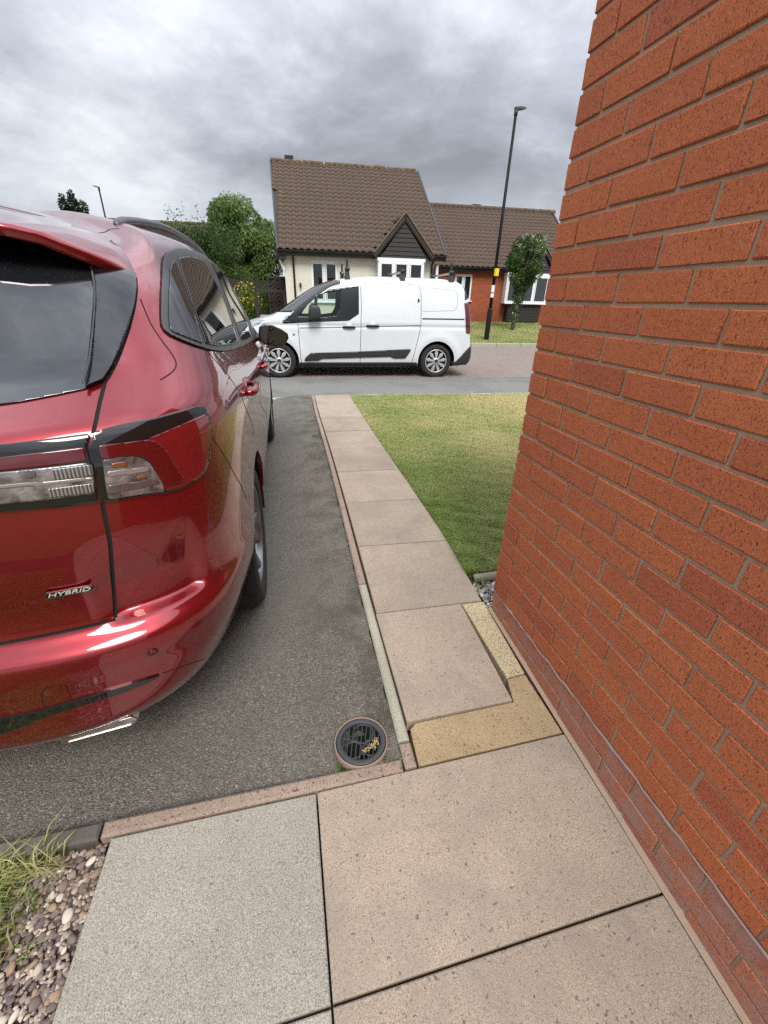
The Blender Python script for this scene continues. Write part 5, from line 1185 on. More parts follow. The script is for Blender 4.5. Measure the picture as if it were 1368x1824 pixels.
        # door mirror
        b = MB(); b.tube([(.80 * sx, -.62, 1.03), (.93 * sx, -.66, 1.05), (1.0 * sx, -.68, 1.07)], [.05, .045, .04], 8); b.build('mirror_arm', MT['dark_plastic'], van)
        out = [(-.115, -.02), (.11, .0), (.118, .10), (.10, .19), (.05, .225), (-.03, .228), (-.085, .19), (-.112, .09)]; V = []; F = []
        for dx, s in ((.88, .9), (.895, 1), (1.05, 1.0), (1.09, .92), (1.10, .7)):
            for y, z in out: V.append((dx * sx, -.70 - y * s, 1.045 + .1 + (z - .1) * s))
        for r in range(4):
            for k in range(8): a, c = r * 8 + k, r * 8 + (k + 1) % 8; F.append((a, c, c + 8, a + 8)[::sx])
        F.append(tuple(range(32, 40))[::sx]); F.append(tuple(range(8))[::-sx])
        link('door_mirror', mesh('door_mirror', V, F, MT['dark_plastic'], True), van)
    def van_wheel(loc, sx):
        R = .315; w = empty('wheel', loc); w.parent = van; M = Matrix.Rotation(PI / 2 * sx, 3, 'Y'); h = .105
        MB().lathe([(R * .70, -h), (R * .9, -h), (R * .98, -h * .8), (R, -h * .4), (R, h * .4), (R * .98, h * .8), (R * .90, h), (R * .76, h), (R * .71, h * .85), (R * .70, -h * .9)], 44, M).build('tyre', MT['tyre'], w)
        MB().lathe([(R * .715, h * .86), (R * .69, h * .92), (R * .655, h * .86), (R * .64, h * .6), (R * .3, h * .55), (.001, h * .5)], 44, M).build('rim', MT['black'], w)
        c = MB()
        for k in range(9):
            a = 2 * PI * k / 9; P = lambda r, t: M @ Vector((R * r * math.cos(a + t), R * r * math.sin(a + t), h * (.98 if r < .4 else .92)))
            c.add([P(.16, -.30), P(.36, -.20), P(.50, -.215), P(.66, -.06), P(.66, .06), P(.50, .215), P(.36, .20), P(.16, .30)], [(0, 1, 2, 3, 4, 5, 6, 7)])
        c.lathe([(R * .70, h * .88), (R * .69, h * .95), (R * .645, h * .93), (R * .64, h * .85)], 44, M)
        c.lathe([(R * .20, h * .92), (R * .19, h * 1.06), (R * .12, h * 1.1)], 24, M)
        c.build('wheel_trim', MT['silver'], w); MB().lathe([(R * .12, h * 1.1), (R * .11, h * 1.03), (.001, h * 1.05)], 20, M).build('hub_cap', MT['dark_plastic'], w)
        return w
    for sx in (-1, 1):
        for cy in (0.0, -3.062):
            van_wheel((.80 * sx, cy, .31), sx)
            arch_well(van, sx, cy, .31, .385, .60, .89)
    # roof bars: each a thing clamped to the van; end stops stand up at both sides
    bars = []
    for i, s in enumerate((1.33, 2.36, 3.30)):
        lab = ('roof bar with upright stops over the van cab, foremost of three', 'middle roof bar on the van roof, its near stop folded low', 'roof bar with upright stops over the rear of the van')[i]
        rb = empty('roof_bar', tuple(van.matrix_basis @ Vector((0, 0, 0))) if False else (0, 0, 0), 0, label=lab, cat='roof bar', group='bars across the van roof')
        rb.location = Vector((o[0], o[1], ZR)) + Matrix.Rotation(ang, 3, 'Z') @ Vector((0, -s, 1.80)); rb.rotation_euler = (0, 0, ang)
        MB().bbox((0, 0, .055), (1.42, .06, .032), .012).build('bar', MT['chrome'], rb)
        for sx in (-1, 1):
            ft = MB(); ft.add([(sx * .60, -.05, -.06), (sx * .72, -.05, -.10), (sx * .72, .05, -.10), (sx * .60, .05, -.06), (sx * .64, -.035, .04), (sx * .70, -.035, .04), (sx * .70, .035, .04), (sx * .64, .035, .04)],
                              [(0, 1, 2, 3), (4, 7, 6, 5), (0, 4, 5, 1), (1, 5, 6, 2), (2, 6, 7, 3), (3, 7, 4, 0)]); ft.build('foot', MT['dark_plastic'], rb)
            MB().tube([(sx * .70, -.045, .065), (sx * .70, .045, .065)], .030, 10).build('end_knob', MT['dark_plastic'], rb)
            if not (i == 1):
                MB().bbox((sx * .655, 0, .145), (.022, .042, .17), .006).build('upright_stop', MT['dark_plastic'], rb)
    return van
van_o = build_van()
# ------------------------------------------------------------------ houses over the road (street frame: a along, d away)
def frame_empty(name, a, d, z, **kw):
    return empty(name, rd(a, d, z), TH, **kw)          # local x = along, y = away
def tile_mesh(w, l, seed):
    r = random.Random(seed); n = 9; V = []; F = []
    for j, yy in enumerate((0.0, l)):
        for i in range(n):
            t = i / (n - 1); x = (t - .5) * w; z = .026 * math.sin(2 * PI * t - .6) + (.030 if j == 0 else .004)
            V.append((x, yy + (r.uniform(-.004, .004)), z))
    for i in range(n): V.append((V[i][0], V[i][1] + .002, V[i][2] - .022))
    for i in range(n - 1): F += [(i, i + 1, n + i + 1, n + i), (2 * n + i, 2 * n + i + 1, i + 1, i)]
    return V, F
def roof_slope(house, x0, x1, y0, z0, y1, z1, tw, tl, individual, holes=None, lichen=None):
    """plain under-sheet plus rows of interlocking tiles; y0,z0 eaves, y1,z1 ridge; x range may shrink linearly"""
    L = math.hypot(y1 - y0, z1 - z0); ang = math.atan2(z1 - z0, y1 - y0)
    rows = int(L / tl); tl = L / rows; cols = int(round((x1(0) - x0(0)) / tw))
    M = Matrix.Rotation(ang, 3, 'X'); up = Vector((0, math.cos(ang), math.sin(ang)))
    TV = [tile_mesh(tw, tl * 1.12, s) for s in range(3)]
    ms = [mesh('roof_tile', V, F, MT['tile'], True) for V, F in TV]
    msl = [m.copy() for m in ms]
    for m in msl: m.materials[0] = MT['tile_lichen']
    rest = MB(); cnt = 0
    for r in range(rows):
        t = (r + .5) / rows; xa, xb = x0(t), x1(t)
        c0 = int(math.floor((xa - x0(0)) / tw + .5)); 
        for c in range(-40, cols + 8):
            x = x0(0) + (c + .5) * tw
            if x < xa + tw * .3 or x > xb - tw * .3: continue
            p = Vector((x, y0, z0)) + up * (r * tl)
            if holes and holes(x, p.y + .5 * tl * math.cos(ang), p.z): continue
            li = lichen and random.random() < lichen(x, r / rows)
            if cnt < individual:
                o = link('roof_tile', random.choice(msl if li else ms), house, p); o.rotation_euler = (ang + random.uniform(-.006, .006), random.uniform(-.008, .008), random.uniform(-.006, .006)); cnt += 1
            else:
                V, F = random.choice(TV); rest.add([M @ Vector(v) + p for v in V], F, True)
    if rest.V: rest.build('roof_tiles', MT['tile'], house, kind='stuff')
    s = MB(); s.add([(x0(0), y0, z0 - .03), (x1(0), y0, z0 - .03), (x1(1), y1, z1 - .03), (x0(1), y1, z1 - .03), (x0(0), y0, z0 - .09), (x1(0), y0, z0 - .09), (x1(1), y1, z1 - .09), (x0(1), y1, z1 - .09)],
                    [(0, 1, 2, 3), (7, 6, 5, 4), (0, 4, 5, 1), (1, 5, 6, 2), (2, 6, 7, 3), (3, 7, 4, 0)]); s.build('roof_deck', MT['board'], house)
def window(house, x0, x1, z0, z1, y, lights=2, blind=True, depth=.06, name='window', top_bar=None):
    w = empty(name, ((x0 + x1) / 2, y, z0)); w.parent = house; W_ = x1 - x0; Hh = z1 - z0; f = .055
    fr = MB()
    fr.bbox((0, 0, f / 2), (W_, depth, f), .006); fr.bbox((0, 0, Hh - f / 2), (W_, depth, f), .006)
    for s in (-1, 1): fr.bbox((s * (W_ - f) / 2, 0, Hh / 2), (f, depth, Hh - 2 * f), .006)
    for k in range(1, lights): fr.bbox((-W_ / 2 + W_ * k / lights, 0, Hh / 2), (.075, depth, Hh - 2 * f), .006)
    fr.build('frame', MT['upvc'], w)
    for k in range(lights):
        a, b = -W_ / 2 + W_ * k / lights + .045, -W_ / 2 + W_ * (k + 1) / lights - .045
        sa = MB(); ff = .038
        sa.bbox(((a + b) / 2, -depth * .5, f + .02), (b - a, .03, ff), .004); sa.bbox(((a + b) / 2, -depth * .5, Hh - f - .02), (b - a, .03, ff), .004)
        for e in (a + ff / 2, b - ff / 2): sa.bbox((e, -depth * .5, Hh / 2), (ff, .03, Hh - 2 * f - ff), .004)
        sa.build('sash', MT['upvc'], w)
        MB().box(((a + b) / 2, -depth * .42, Hh / 2), (b - a - .06, .006, Hh - 2 * f - .05)).build('pane', BLIND_GLASS if blind else MT['pane'], w)
        if blind:
            bl = MB(); z = f + .06
            while z < Hh - f - .04:
                bl.box(((a + b) / 2, depth * .2, z), (b - a - .05, .026, .006), M=Matrix.Rotation(.9, 3, 'X')); z += .034
            bl.build('blind', MT['blind'], w)
            MB().box(((a + b) / 2, depth * .9, Hh / 2), (b - a, .004, Hh - 2 * f)).build('room_dark', MT['black'], w)
    MB().bbox((0, -.05, -.02), (W_ + .10, .16, .045), .008).build('sill', MT['upvc'], w)
    return w
BLIND_GLASS = clear_glass('window_glass', (.82, .86, .85))
def wall_with_hole(house, xl, xr, z0, z1, depth, hole, mat):
    a, b, c, d = hole; t = .16; m = MB()
    m.box(((xl + xr) / 2, (depth + t) / 2, (z0 + z1) / 2), (xr - xl, depth - t, z1 - z0))
    for x0, x1, q0, q1 in ((xl, a, z0, z1), (b, xr, z0, z1), (a, b, z0, c), (a, b, d, z1)): m.box(((x0 + x1) / 2, t / 2 - .001, (q0 + q1) / 2), (x1 - x0, t, q1 - q0))
    m.build('wall', mat, house)
def plank_gable(house, cx, half, z0, z1, y, step=.135):
    z = z0; k = 0
    while z < z1 - .06:
        f0 = half * (1 - (z - z0) / (z1 - z0)); f1 = half * max(0, 1 - (z + step - .006 - z0) / (z1 - z0))
        V = [(cx - f0, y - .028, z), (cx + f0, y - .028, z), (cx + f1, y - .008, z + step - .006), (cx - f1, y - .008, z + step - .006), (cx - f0, y, z), (cx + f0, y, z), (cx + f1, y, z + step - .006), (cx - f1, y, z + step - .006)]
        link('plank', mesh('plank', V, [(0, 1, 2, 3), (7, 6, 5, 4), (0, 4, 5, 1), (1, 5, 6, 2), (3, 2, 6, 7), (0, 3, 7, 4)], MT['board']), house); z += step
def gutter(house, x0, x1, y, z):
    g = MB(); n = 8; V = []; F = []
    for x in (x0, x1):
        for r in (.058, .050):
            for k in range(n + 1): a = PI * k / n; V.append((x, y + r * math.cos(a), z - r * math.sin(a)))
    m = n + 1
    for k in range(n): F += [(k, k + 1, 2 * m + k + 1, 2 * m + k), (m + k, 3 * m + k, 3 * m + k + 1, m + k + 1)]
    for e in (0, 2 * m): F += [(e + k, e + m + k, e + m + k + 1, e + k + 1) for k in range(n)]
    F += [(0, 2 * m, 3 * m, m), (n, m + n, 3 * m + n, 2 * m + n)]
    g.add(V, F); g.build('gutter', MT['fascia'], house)
def bay_gable(house, cx, half, ze, za, y, depth):
    """little pitched roof over a bay: boarded front, barge boards, two tiled slopes"""
    plank_gable(house, cx, half * .90, ze - .18, za - .16, y + .06)
    for s in (-1, 1):
        dx, dz = half + .07, za - ze + .05; L = math.hypot(dx, dz); a = math.atan2(dz, dx)
        M = Matrix.Rotation(-a if s > 0 else a, 3, 'Y')
        MB().bbox((cx + s * dx / 2, y, ze + dz / 2 - .08), (L + .05, .03, .19), .006, Matrix.Rotation(a * s, 3, 'Y')).build('barge_board', MT['fascia'], house)
        MB().bbox((cx + s * dx / 2, y - .02, ze + dz / 2 + .035), (L + .06, .10, .045), .006, Matrix.Rotation(a * s, 3, 'Y')).build('verge', MT['verge'], house)
        # slope back to the main roof
        V = [(cx, y - .02, za), (cx + s * (half + .08), y - .02, ze - .04), (cx + s * (half + .08), y + .25, ze - .04), (cx, y + depth, za)]
        V2 = [(x, yy, z - .06) for x, yy, z in V]
        MB().add(V + V2, [(0, 1, 2, 3), (7, 6, 5, 4), (0, 4, 5, 1), (1, 5, 6, 2), (2, 6, 7, 3), (3, 7, 4, 0)]).build('bay_roof', MT['tile'], house)
        for r in range(1, 7):
            t = r / 7; x = cx + s * (half + .08) * t; z = za + (ze - .04 - za) * t; ye = y + depth * (1 - t) + .25 * t
            MB().bbox((x, (y + ye) / 2, z + .015), (.10, ye - y, .05), .02, Matrix.Rotation(math.atan2(za - ze, half) * s, 3, 'Y')).build('tile_course', MT['tile'], house)
    rp = MB(); rp.tube([(cx, y - .03, za + .02), (cx, y + depth, za + .02)], .09, 8); rp.build('ridge_tile', MT['tile'], house)
def downpipe(house, pts): b = MB(); b.tube(pts, .036, 8); b.build('downpipe', MT['fascia'], house)

def cream_house():
    h = frame_empty('cream_house', 0, 16.0, 0, label='cream rendered bungalow with steep brown tiled roof behind the van', cat='house')
    xl, xr, g0 = -1.54, 3.93, .15
    wall_with_hole(h, xl, xr, g0 + .05, 2.71, 10.0, (-.62, .34, 1.20, 2.50), MT['render'])
    MB().box(((xl + xr) / 2, 5.0, .21), (xr - xl + .04, 10.04, .36)).build('plinth', MT['house_brick'], h)
    # gable ends
    for x in (xl + .02, xr - .02):
        MB().add([(x - .02, 0, 2.66), (x + .02, 0, 2.66), (x + .02, 5.0, 6.2), (x - .02, 5.0, 6.2), (x + .02, 10, 2.66), (x - .02, 10, 2.66)], [(0, 3, 5), (1, 4, 2), (0, 1, 2, 3), (3, 2, 4, 5)]).build('gable_wall', MT['render'], h)
    e0, e1 = -1.70, 4.22
    hol = lambda x, y, z: abs(x - 2.69) < (1.02 * max(0, (3.86 - z) / 1.10)) and z < 3.86
    lich = lambda x, t: .6 if (t > .94 or (x < -1.45 and t > .4)) else (.10 if t > .85 else 0)
    roof_slope(h, lambda t: e0 - .30 * t, lambda t: e1 + .02 * t, -.33, 2.80, 5.0, 6.36, .238, .30, 290, hol, lich)
    MB().add([(e0 - .3, 5.0, 6.33), (e1, 5.0, 6.33), (e1, 10.3, 2.75), (e0, 10.3, 2.75)], [(0, 1, 2, 3)]).build('back_roof', MT['tile'], h)
    x = e0 - .32
    while x < e1 - .2:
        b = MB(); b.tube([(x, 5.0, 6.35), (x + .435, 5.0, 6.35)], [.095, .090], 10); o = b.build('ridge_tile', MT['tile_lichen'], h); o.rotation_euler = (0, random.uniform(-.01, .01), 0); x += .44
    for s, x in ((-1, e0 - .02), (1, e1 + .03)):
        L = math.hypot(5.33, 3.56); a = math.atan2(3.56, 5.33)
        V = []
        for t, dx in ((0, 0), (1, -.30 if s < 0 else .02)):
            y, z = -.35 + 5.35 * t, 2.78 + 3.57 * t
            for ox, oz in ((-.03, -.20), (.03, -.20), (.03, .03), (-.03, .03)): V.append((x + dx + ox, y, z + oz))
        MB().add(V, [(0, 1, 2, 3)[::-1], (4, 5, 6, 7), (0, 4, 5, 1)[::-1], (1, 5, 6, 2)[::-1], (2, 6, 7, 3)[::-1], (3, 7, 4, 0)[::-1]]).build('verge', MT['fascia'], h)
    # eaves box to the left with its white bracket
    MB().box((e0 + .06, .35, 2.62), (.34, 1.2, .24)).build('eaves_box', MT['board'], h)
    b = MB(); b.tube([(e0 + .02, -.05, 2.50), (xl - .02, -.05, 2.18)], .045, 4, smooth=False); b.build('bracket', MT['upvc'], h)
    for a, c in ((e0, 1.70), (3.68, e1)):
        MB().box(((a + c) / 2, -.27, 2.70), (c - a, .03, .17)).build('fascia', MT['fascia'], h); gutter(h, a - .02, c + .02, -.345, 2.765)
        MB().box(((a + c) / 2, -.13, 2.635), (c - a, .26, .02)).build('soffit', MT['fascia'], h)
    window(h, -.62, .34, 1.20, 2.50, .05, 2)
    bay_gable(h, 2.69, 1.0, 2.78, 3.92, -.42, 1.9)
    # bay: three lights in front, narrow returns
    MB().box((2.60, -.12, .70), (1.66, .5, 1.10)).build('bay_wall', MT['render'], h)
    window(h, 1.80, 3.42, 1.28, 2.55, -.36, 3, name='bay_window')
    for s, x in ((-1, 1.79), (1, 3.43)):
        MB().bbox((x, -.18, 1.92), (.06, .36, 1.30), .008).build('bay_post', MT['upvc'], h)
    MB().box((2.61, -.16, 2.60), (1.75, .46, .10)).build('bay_head', MT['upvc'], h)
    downpipe(h, [(-1.22, -.30, 2.72), (-1.22, -.10, 2.60), (-1.22, -.07, 2.5), (-1.22, -.07, .2)])
    downpipe(h, [(3.86, -.32, 2.72), (3.86, -.12, 2.6), (3.82, -.07, 2.5), (3.82, -.07, .2)])
    MB().bbox((-1.02, -.06, 1.72), (.07, .10, .14), .01).build('wall_lantern', MT['fascia'], h)
    MB().box((-1.25, 5.35, 6.50), (.36, .36, .22)).build('flue_vent', MT['fascia'], h)
    # side porch frame and return on the right, door
    MB().bbox((4.03, -.06, 1.3), (.09, .09, 2.4), .01).build('porch_post', MT['upvc'], h)
    return h
def brick_house():
    h = frame_empty('brick_house', 0, 20.0, 0, label='red brick bungalow with brown tiled roof behind the lamp post and small tree', cat='house')
    xl, xr, g0 = 3.95, 12.1, .30
    wall_with_hole(h, xl, xr, g0, 2.60, 8.4, (6.05, 6.90, 1.36, 2.46), MT['house_brick'])
    MB().add([(xr - .02, 0, 2.60), (xr + .02, 0, 2.60), (xr + .02, 4.2, 5.55), (xr - .02, 4.2, 5.55), (xr + .02, 8.4, 2.6), (xr - .02, 8.4, 2.6)], [(0, 3, 5), (1, 4, 2), (0, 1, 2, 3), (3, 2, 4, 5)]).build('gable_wall', MT['house_brick'], h)
    e0, e1 = 4.20, 12.30
    hol = lambda x, y, z: abs(x - 9.6) < (1.2 * max(0, (4.08 - z) / 1.30)) and z < 4.08
    roof_slope(h, lambda t: e0 - .2 * t, lambda t: e1 + .10 * t, -.30, 2.75, 4.0, 5.69, .246, .305, 0, hol, lambda x, t: .9 if (t > .75 and x > 11.3) else .03)
    MB().add([(e0, 4.0, 5.66), (e1 + .1, 4.0, 5.66), (e1, 8.6, 2.7), (e0, 8.6, 2.7)], [(0, 1, 2, 3)]).build('back_roof', MT['tile'], h)
    x = 4.2
    while x < 12.3:
        b = MB(); b.tube([(x, 4.0, 5.69), (x + .435, 4.0, 5.69)], [.12, .114], 10); b.build('ridge_tile', MT['tile_lichen'] if x > 11 else MT['tile'], h); x += .44
    V = []
    for t in (0, 1):
        y, z = -.32 + 4.32 * t, 2.73 + 2.96 * t
        for ox, oz in ((-.03, -.18), (.03, -.18), (.03, .03), (-.03, .03)): V.append((12.36 + ox + .1 * t, y, z + oz))
    MB().add(V, [(0, 1, 2, 3)[::-1], (4, 5, 6, 7), (0, 4, 5, 1)[::-1], (1, 5, 6, 2)[::-1], (2, 6, 7, 3)[::-1], (3, 7, 4, 0)[::-1]]).build('verge', MT['verge'], h)
    for a, c in ((4.2, 8.45), (10.75, 12.3)):
        MB().box(((a + c) / 2, -.24, 2.65), (c - a, .03, .17)).build('fascia', MT['fascia'], h); gutter(h, a, c, -.315, 2.715)
        MB().box(((a + c) / 2, -.12, 2.585), (c - a, .24, .02)).build('soffit', MT['fascia'], h)
    window(h, 6.05, 6.90, 1.36, 2.46, .05, 2, name='side_window', blind=False)
    bay_gable(h, 9.6, 1.2, 2.76, 4.12, -.42, 2.0)
    w = window(h, 8.50, 10.55, 1.31, 2.47, -.38, 3, blind=False, name='bay_window')
    for s in (-1, 1):
        c = MB()
        for k in range(9): c.tube([(9.525 + s * (.34 + .07 * k), -.30, 1.37), (9.525 + s * (.34 + .07 * k), -.30, 2.40)], .03, 6)
        c.build('curtain', MT['curtain'], h)
    for x in (8.49, 10.56): MB().bbox((x, -.19, 1.88), (.06, .38, 1.2), .008).build('bay_post', MT['upvc'], h)
    MB().box((9.525, -.17, 2.52), (2.15, .46, .10)).build('bay_head', MT['upvc'], h)
    z = .50
    while z < 1.22:                                    # dark boarding under the bay
        MB().bbox((9.53, -.20, z + .055), (1.70, .36, .118), .012).build('plank', MT['board'], h); z += .125
    MB().box((8.22, 4.35, 5.80), (.42, .36, .16)).build('flue_vent', MT['fascia'], h)
    return h
cream_house(); brick_house()
def far_house():
    h = frame_empty('far_house', 0, 40.0, 0, label='far brown roof seen beyond the hedge at the left of the street', cat='house')
    MB().box((-18, 5, 2.2), (24, 7, 3.6)).build('wall', MT['house_brick'], h)
    b = MB(); n = 90
    V = [(-30.3, 1.0, 4.0), (-6.2, 1.0, 4.0), (-6.2, 5.0, 6.9), (-30.3, 5.0, 6.9), (-6.2, 9, 4.0), (-30.3, 9, 4.0)]
    b.add(V, [(0, 1, 2, 3), (3, 2, 4, 5), (0, 3, 5), (1, 4, 2)]); b.build('roof', MT['tile'], h)
    t = MB()
    for i in range(80):
        x = -30 + i * .3; t.tube([(x, .98, 4.04), (x, 5.0, 6.95)], .055, 5, caps=False)
    t.build('roof_tiles', MT['tile'], h, kind='stuff')
    r = MB(); r.tube([(-30.3, 5.0, 6.92), (-6.2, 5.0, 6.92)], .14, 8); r.build('ridge', MT['tile_lichen'], h)
    # side fence glimpsed between the houses is built with the garden
far_house()
# ------------------------------------------------------------------ plants
def set_tint(me, per_face, k):
    a = me.attributes.new('tint', 'FLOAT', 'FACE'); a.data.foreach_set('value', np.asarray(per_face, np.float32)); return me
def leaves(name, C, N_, size, mat, tint, parent, rng, aspect=.55, droop=0.0):
    """many small folded leaves; C centres (n,3), N_ outward dirs"""
    n = len(C); d = rng.normal(size=(n, 3)); d = d / np.linalg.norm(d, axis=1, keepdims=True)
    ax = d * .8 + N_ * .5 + np.array([0, 0, -droop]); ax /= np.linalg.norm(ax, axis=1, keepdims=True)
    t = rng.normal(size=(n, 3)); s = np.cross(ax, t); s /= np.maximum(np.linalg.norm(s, axis=1, keepdims=True), 1e-6)
    L = size * rng.uniform(.6, 1.3, (n, 1)); W_ = L * aspect; up = np.cross(s, ax)
    a = C; b = C + ax * L * .5 + s * W_ * .5 + up * L * .08; c = C + ax * L; e = C + ax * L * .5 - s * W_ * .5 + up * L * .08
    V = np.stack([a, b, c, e], 1).reshape(-1, 3); F = np.arange(n * 4).reshape(n, 4)
    me = fast_mesh(name, V, F, mat); set_tint(me, tint, n); return link(name, me, parent)
def crown_points(n, clumps, rng, shell=.65):
    """points spread through ellipsoid clumps: (cx,cy,cz,rx,ry,rz) rows"""
    K = np.asarray(clumps, float); w = K[:, 3] * K[:, 4] * K[:, 5]; w = w ** .8; k = rng.choice(len(K), n, p=w / w.sum())
    d = rng.normal(size=(n, 3)); d /= np.linalg.norm(d, axis=1, keepdims=True); r = rng.uniform(0, 1, (n, 1)) ** (1 / 3 * (1 - shell) + .12)
    return K[k, :3] + d * r * K[k, 3:6], d, k
def make_clumps(c, r, n, size, rng, squash=1.0):
    out = []
    for _ in range(n):
        d = rng.normal(size=3); d /= np.linalg.norm(d); q = rng.uniform(.35, 1.0) ** .6
        p = np.array(c) + d * q * np.array(r); s = size * rng.uniform(.6, 1.35); out.append((*p, s, s, s * squash))
    return out
def limbs(parent, base, tips, r0, mat, seed):
    r = random.Random(seed)
    for tip in tips:
        b, t = Vector(base), Vector(tip); pts = []
        for i in range(7):
            q = i / 6; pts.append(b.lerp(t, q) + Vector((r.uniform(-.06, .06), r.uniform(-.06, .06), .25 * math.sin(q * PI) * .3)) * (q * 1.2))
        m = MB(); m.tube(pts, [r0 * (1 - .85 * i / 6) for i in range(7)], 7); m.build('limb', mat, parent)
def tree(name, pos, label, cat, crown, mat, nleaf, size, seed, trunk_r=.12, squash=.8, droop=0.0, clump=.5, nclump=40, group=None, aspect=.55, extra=None, trunk_top=None):
    rng = np.random.default_rng(seed); t = empty(name, pos, 0, label=label, cat=cat, group=group)
    (cx, cy, cz), (rx, ry, rz) = crown
    K = make_clumps((cx, cy, cz), (rx - clump * .6, ry - clump * .6, rz - clump * .6), nclump, clump, rng, squash)
    if extra: K += extra
    P, D, k = crown_points(nleaf, K, rng)
    ct = rng.uniform(0, 1, len(K)); tint = np.clip(.12 + .62 * ct[k] + rng.normal(0, .2, nleaf), 0, 1)
    leaves('crown', P, D, size, mat, tint, t, rng, aspect, droop)
    m = MB(); tt = trunk_top or (cx, cy, cz + rz * .3)
    m.tube([(0, 0, -.1), (cx * .15, cy * .15, cz * .3), (cx * .6, cy * .6, cz * .65), tt], [trunk_r * 1.25, trunk_r, trunk_r * .75, trunk_r * .25], 9); m.build('trunk', MT['bark'], t)
    tips = [K[i][:3] for i in rng.choice(len(K), 7)]
    limbs(t, (cx * .5, cy * .5, max(.2, cz - rz * .6)), tips, trunk_r * .5, MT['bark'], seed)
    return t
tree('tree', rd(-3.9, 24.0, .5), 'tall bright green willow-like tree close beside the cream bungalow roof', 'tree', ((0, 0, 2.95), (2.15, 1.8, 2.62)), MT['leaf_willow'], 38000, .16, 3, .16, .85, .9, .52, 60, aspect=.34)
tree('shrub_tree', rd(-5.0, 20.2, .46), 'dense dark green bushy tree between the red car roof and the taller tree', 'tree', ((-.25, 0, 1.75), (2.15, 1.3, 2.0)), MT['leaf_dark'], 34000, .085, 5, .10, .8, .1, .42, 55,
     extra=[(-1.25 + .17 * i, 0, 3.75 + .16 * math.sin(i * 2.1), .05, .05, .30) for i in range(9)] + [(-1.75 + .26 * i, .15 * math.sin(i * 1.7), 3.05 + .10 * math.sin(i * 2.9), .42, .4, .42) for i in range(12)] + [(-1.6 + .3 * i, .2, 2.4, .5, .4, .45) for i in range(8)])
tree('shrub_tree', rd(-8.3, 21.5, .46), 'dark green bushy tree hidden mostly behind the red car roof rail', 'tree', ((0, 0, 1.75), (2.1, 1.3, 1.85)), MT['leaf_dark'], 9000, .11, 6, .10, .8, .1, .42, 40)
# small tree with ivy round its stem, pale seed heads on top
rng_ = np.random.default_rng(12)
tree('small_tree', rd(7.85, 17.0, .26), 'small leaning tree with leafy stem on the lawn before the brick bungalow bay window', 'tree', ((.20, 0, 2.50), (.86, .7, .88)), MT['leaf_small'], 14000, .085, 12, .075, .9, .35, .26, 34,
     extra=[(.02, 0, .55, .16, .14, .28), (.05, 0, .95, .20, .18, .30), (.08, 0, 1.35, .27, .22, .32), (.12, 0, 1.75, .36, .3, .3), (.75, 0, 3.15, .16, .12, .22), (.66, 0, 3.40, .10, .1, .16)], trunk_top=(.3, 0, 3.0))
def seed_heads():
    t = [o for o in bpy.data.objects if o.name.startswith('small_tree')][0]; rng = np.random.default_rng(4)
    P = np.array([(.2 + rng.uniform(-.6, .65), rng.uniform(-.5, .1), 3.0 + rng.uniform(-.25, .45)) for _ in range(34)])
    P = np.repeat(P, 8, 0) + rng.normal(0, .03, (272, 3)); leaves('seed_head', P, np.tile([[0, 0, 1.]], (272, 1)), .05, MT['leaf_small'], np.ones(272), t, rng)
seed_heads()
# variegated bush with yellow flowers
tree('bush', rd(-3.12, 17.3, .27), 'low round green bush dotted with yellow flowers before the dark fence', 'bush', ((0, 0, .80), (.52, .5, .72)), MT['leaf_yellow'], 6000, .055, 21, .03, .9, 0, .22, 26)
def flowers():
    t = [o for o in bpy.data.objects if o.name.startswith('bush')][0]; rng = np.random.default_rng(8); d = rng.normal(size=(80, 3)); d[:, 1] = -np.abs(d[:, 1]); d[:, 2] = np.abs(d[:, 2]) * .9 - .1; d /= np.linalg.norm(d, axis=1, keepdims=True)
    P = np.array([0, 0, .80]) + d * (.56, .54, .74); P = np.repeat(P, 3, 0) + rng.normal(0, .012, (240, 3))
    leaves('flowers', P, np.repeat(d, 3, 0), .045, MT['flower'], np.ones(240), t, rng, .8)
flowers()
tree('hedge', rd(-2.35, 17.8, .30), 'small clipped green hedge in front of the herringbone fence panel', 'hedge', ((0, 0, .95), (.42, .35, .68)), MT['leaf_dark'], 3500, .06, 22, .03, .9, 0, .22, 20)
tree('conifer', rd(-25.9, 60.0, .6), 'distant dark conifer tops showing above the red car roof', 'tree', ((0, 0, 7.6), (1.7, 1.4, 1.9)), MT['leaf_conifer'], 5000, .28, 31, .2, 1.2, 0, .4, 16,
     extra=[(-.95, 0, 9.1, .42, .4, .8), (.0, 0, 9.35, .45, .4, 1.0), (.95, 0, 9.0, .42, .4, .8), (-.95, 0, 9.9, .18, .2, .4), (0, 0, 10.2, .2, .2, .5)])
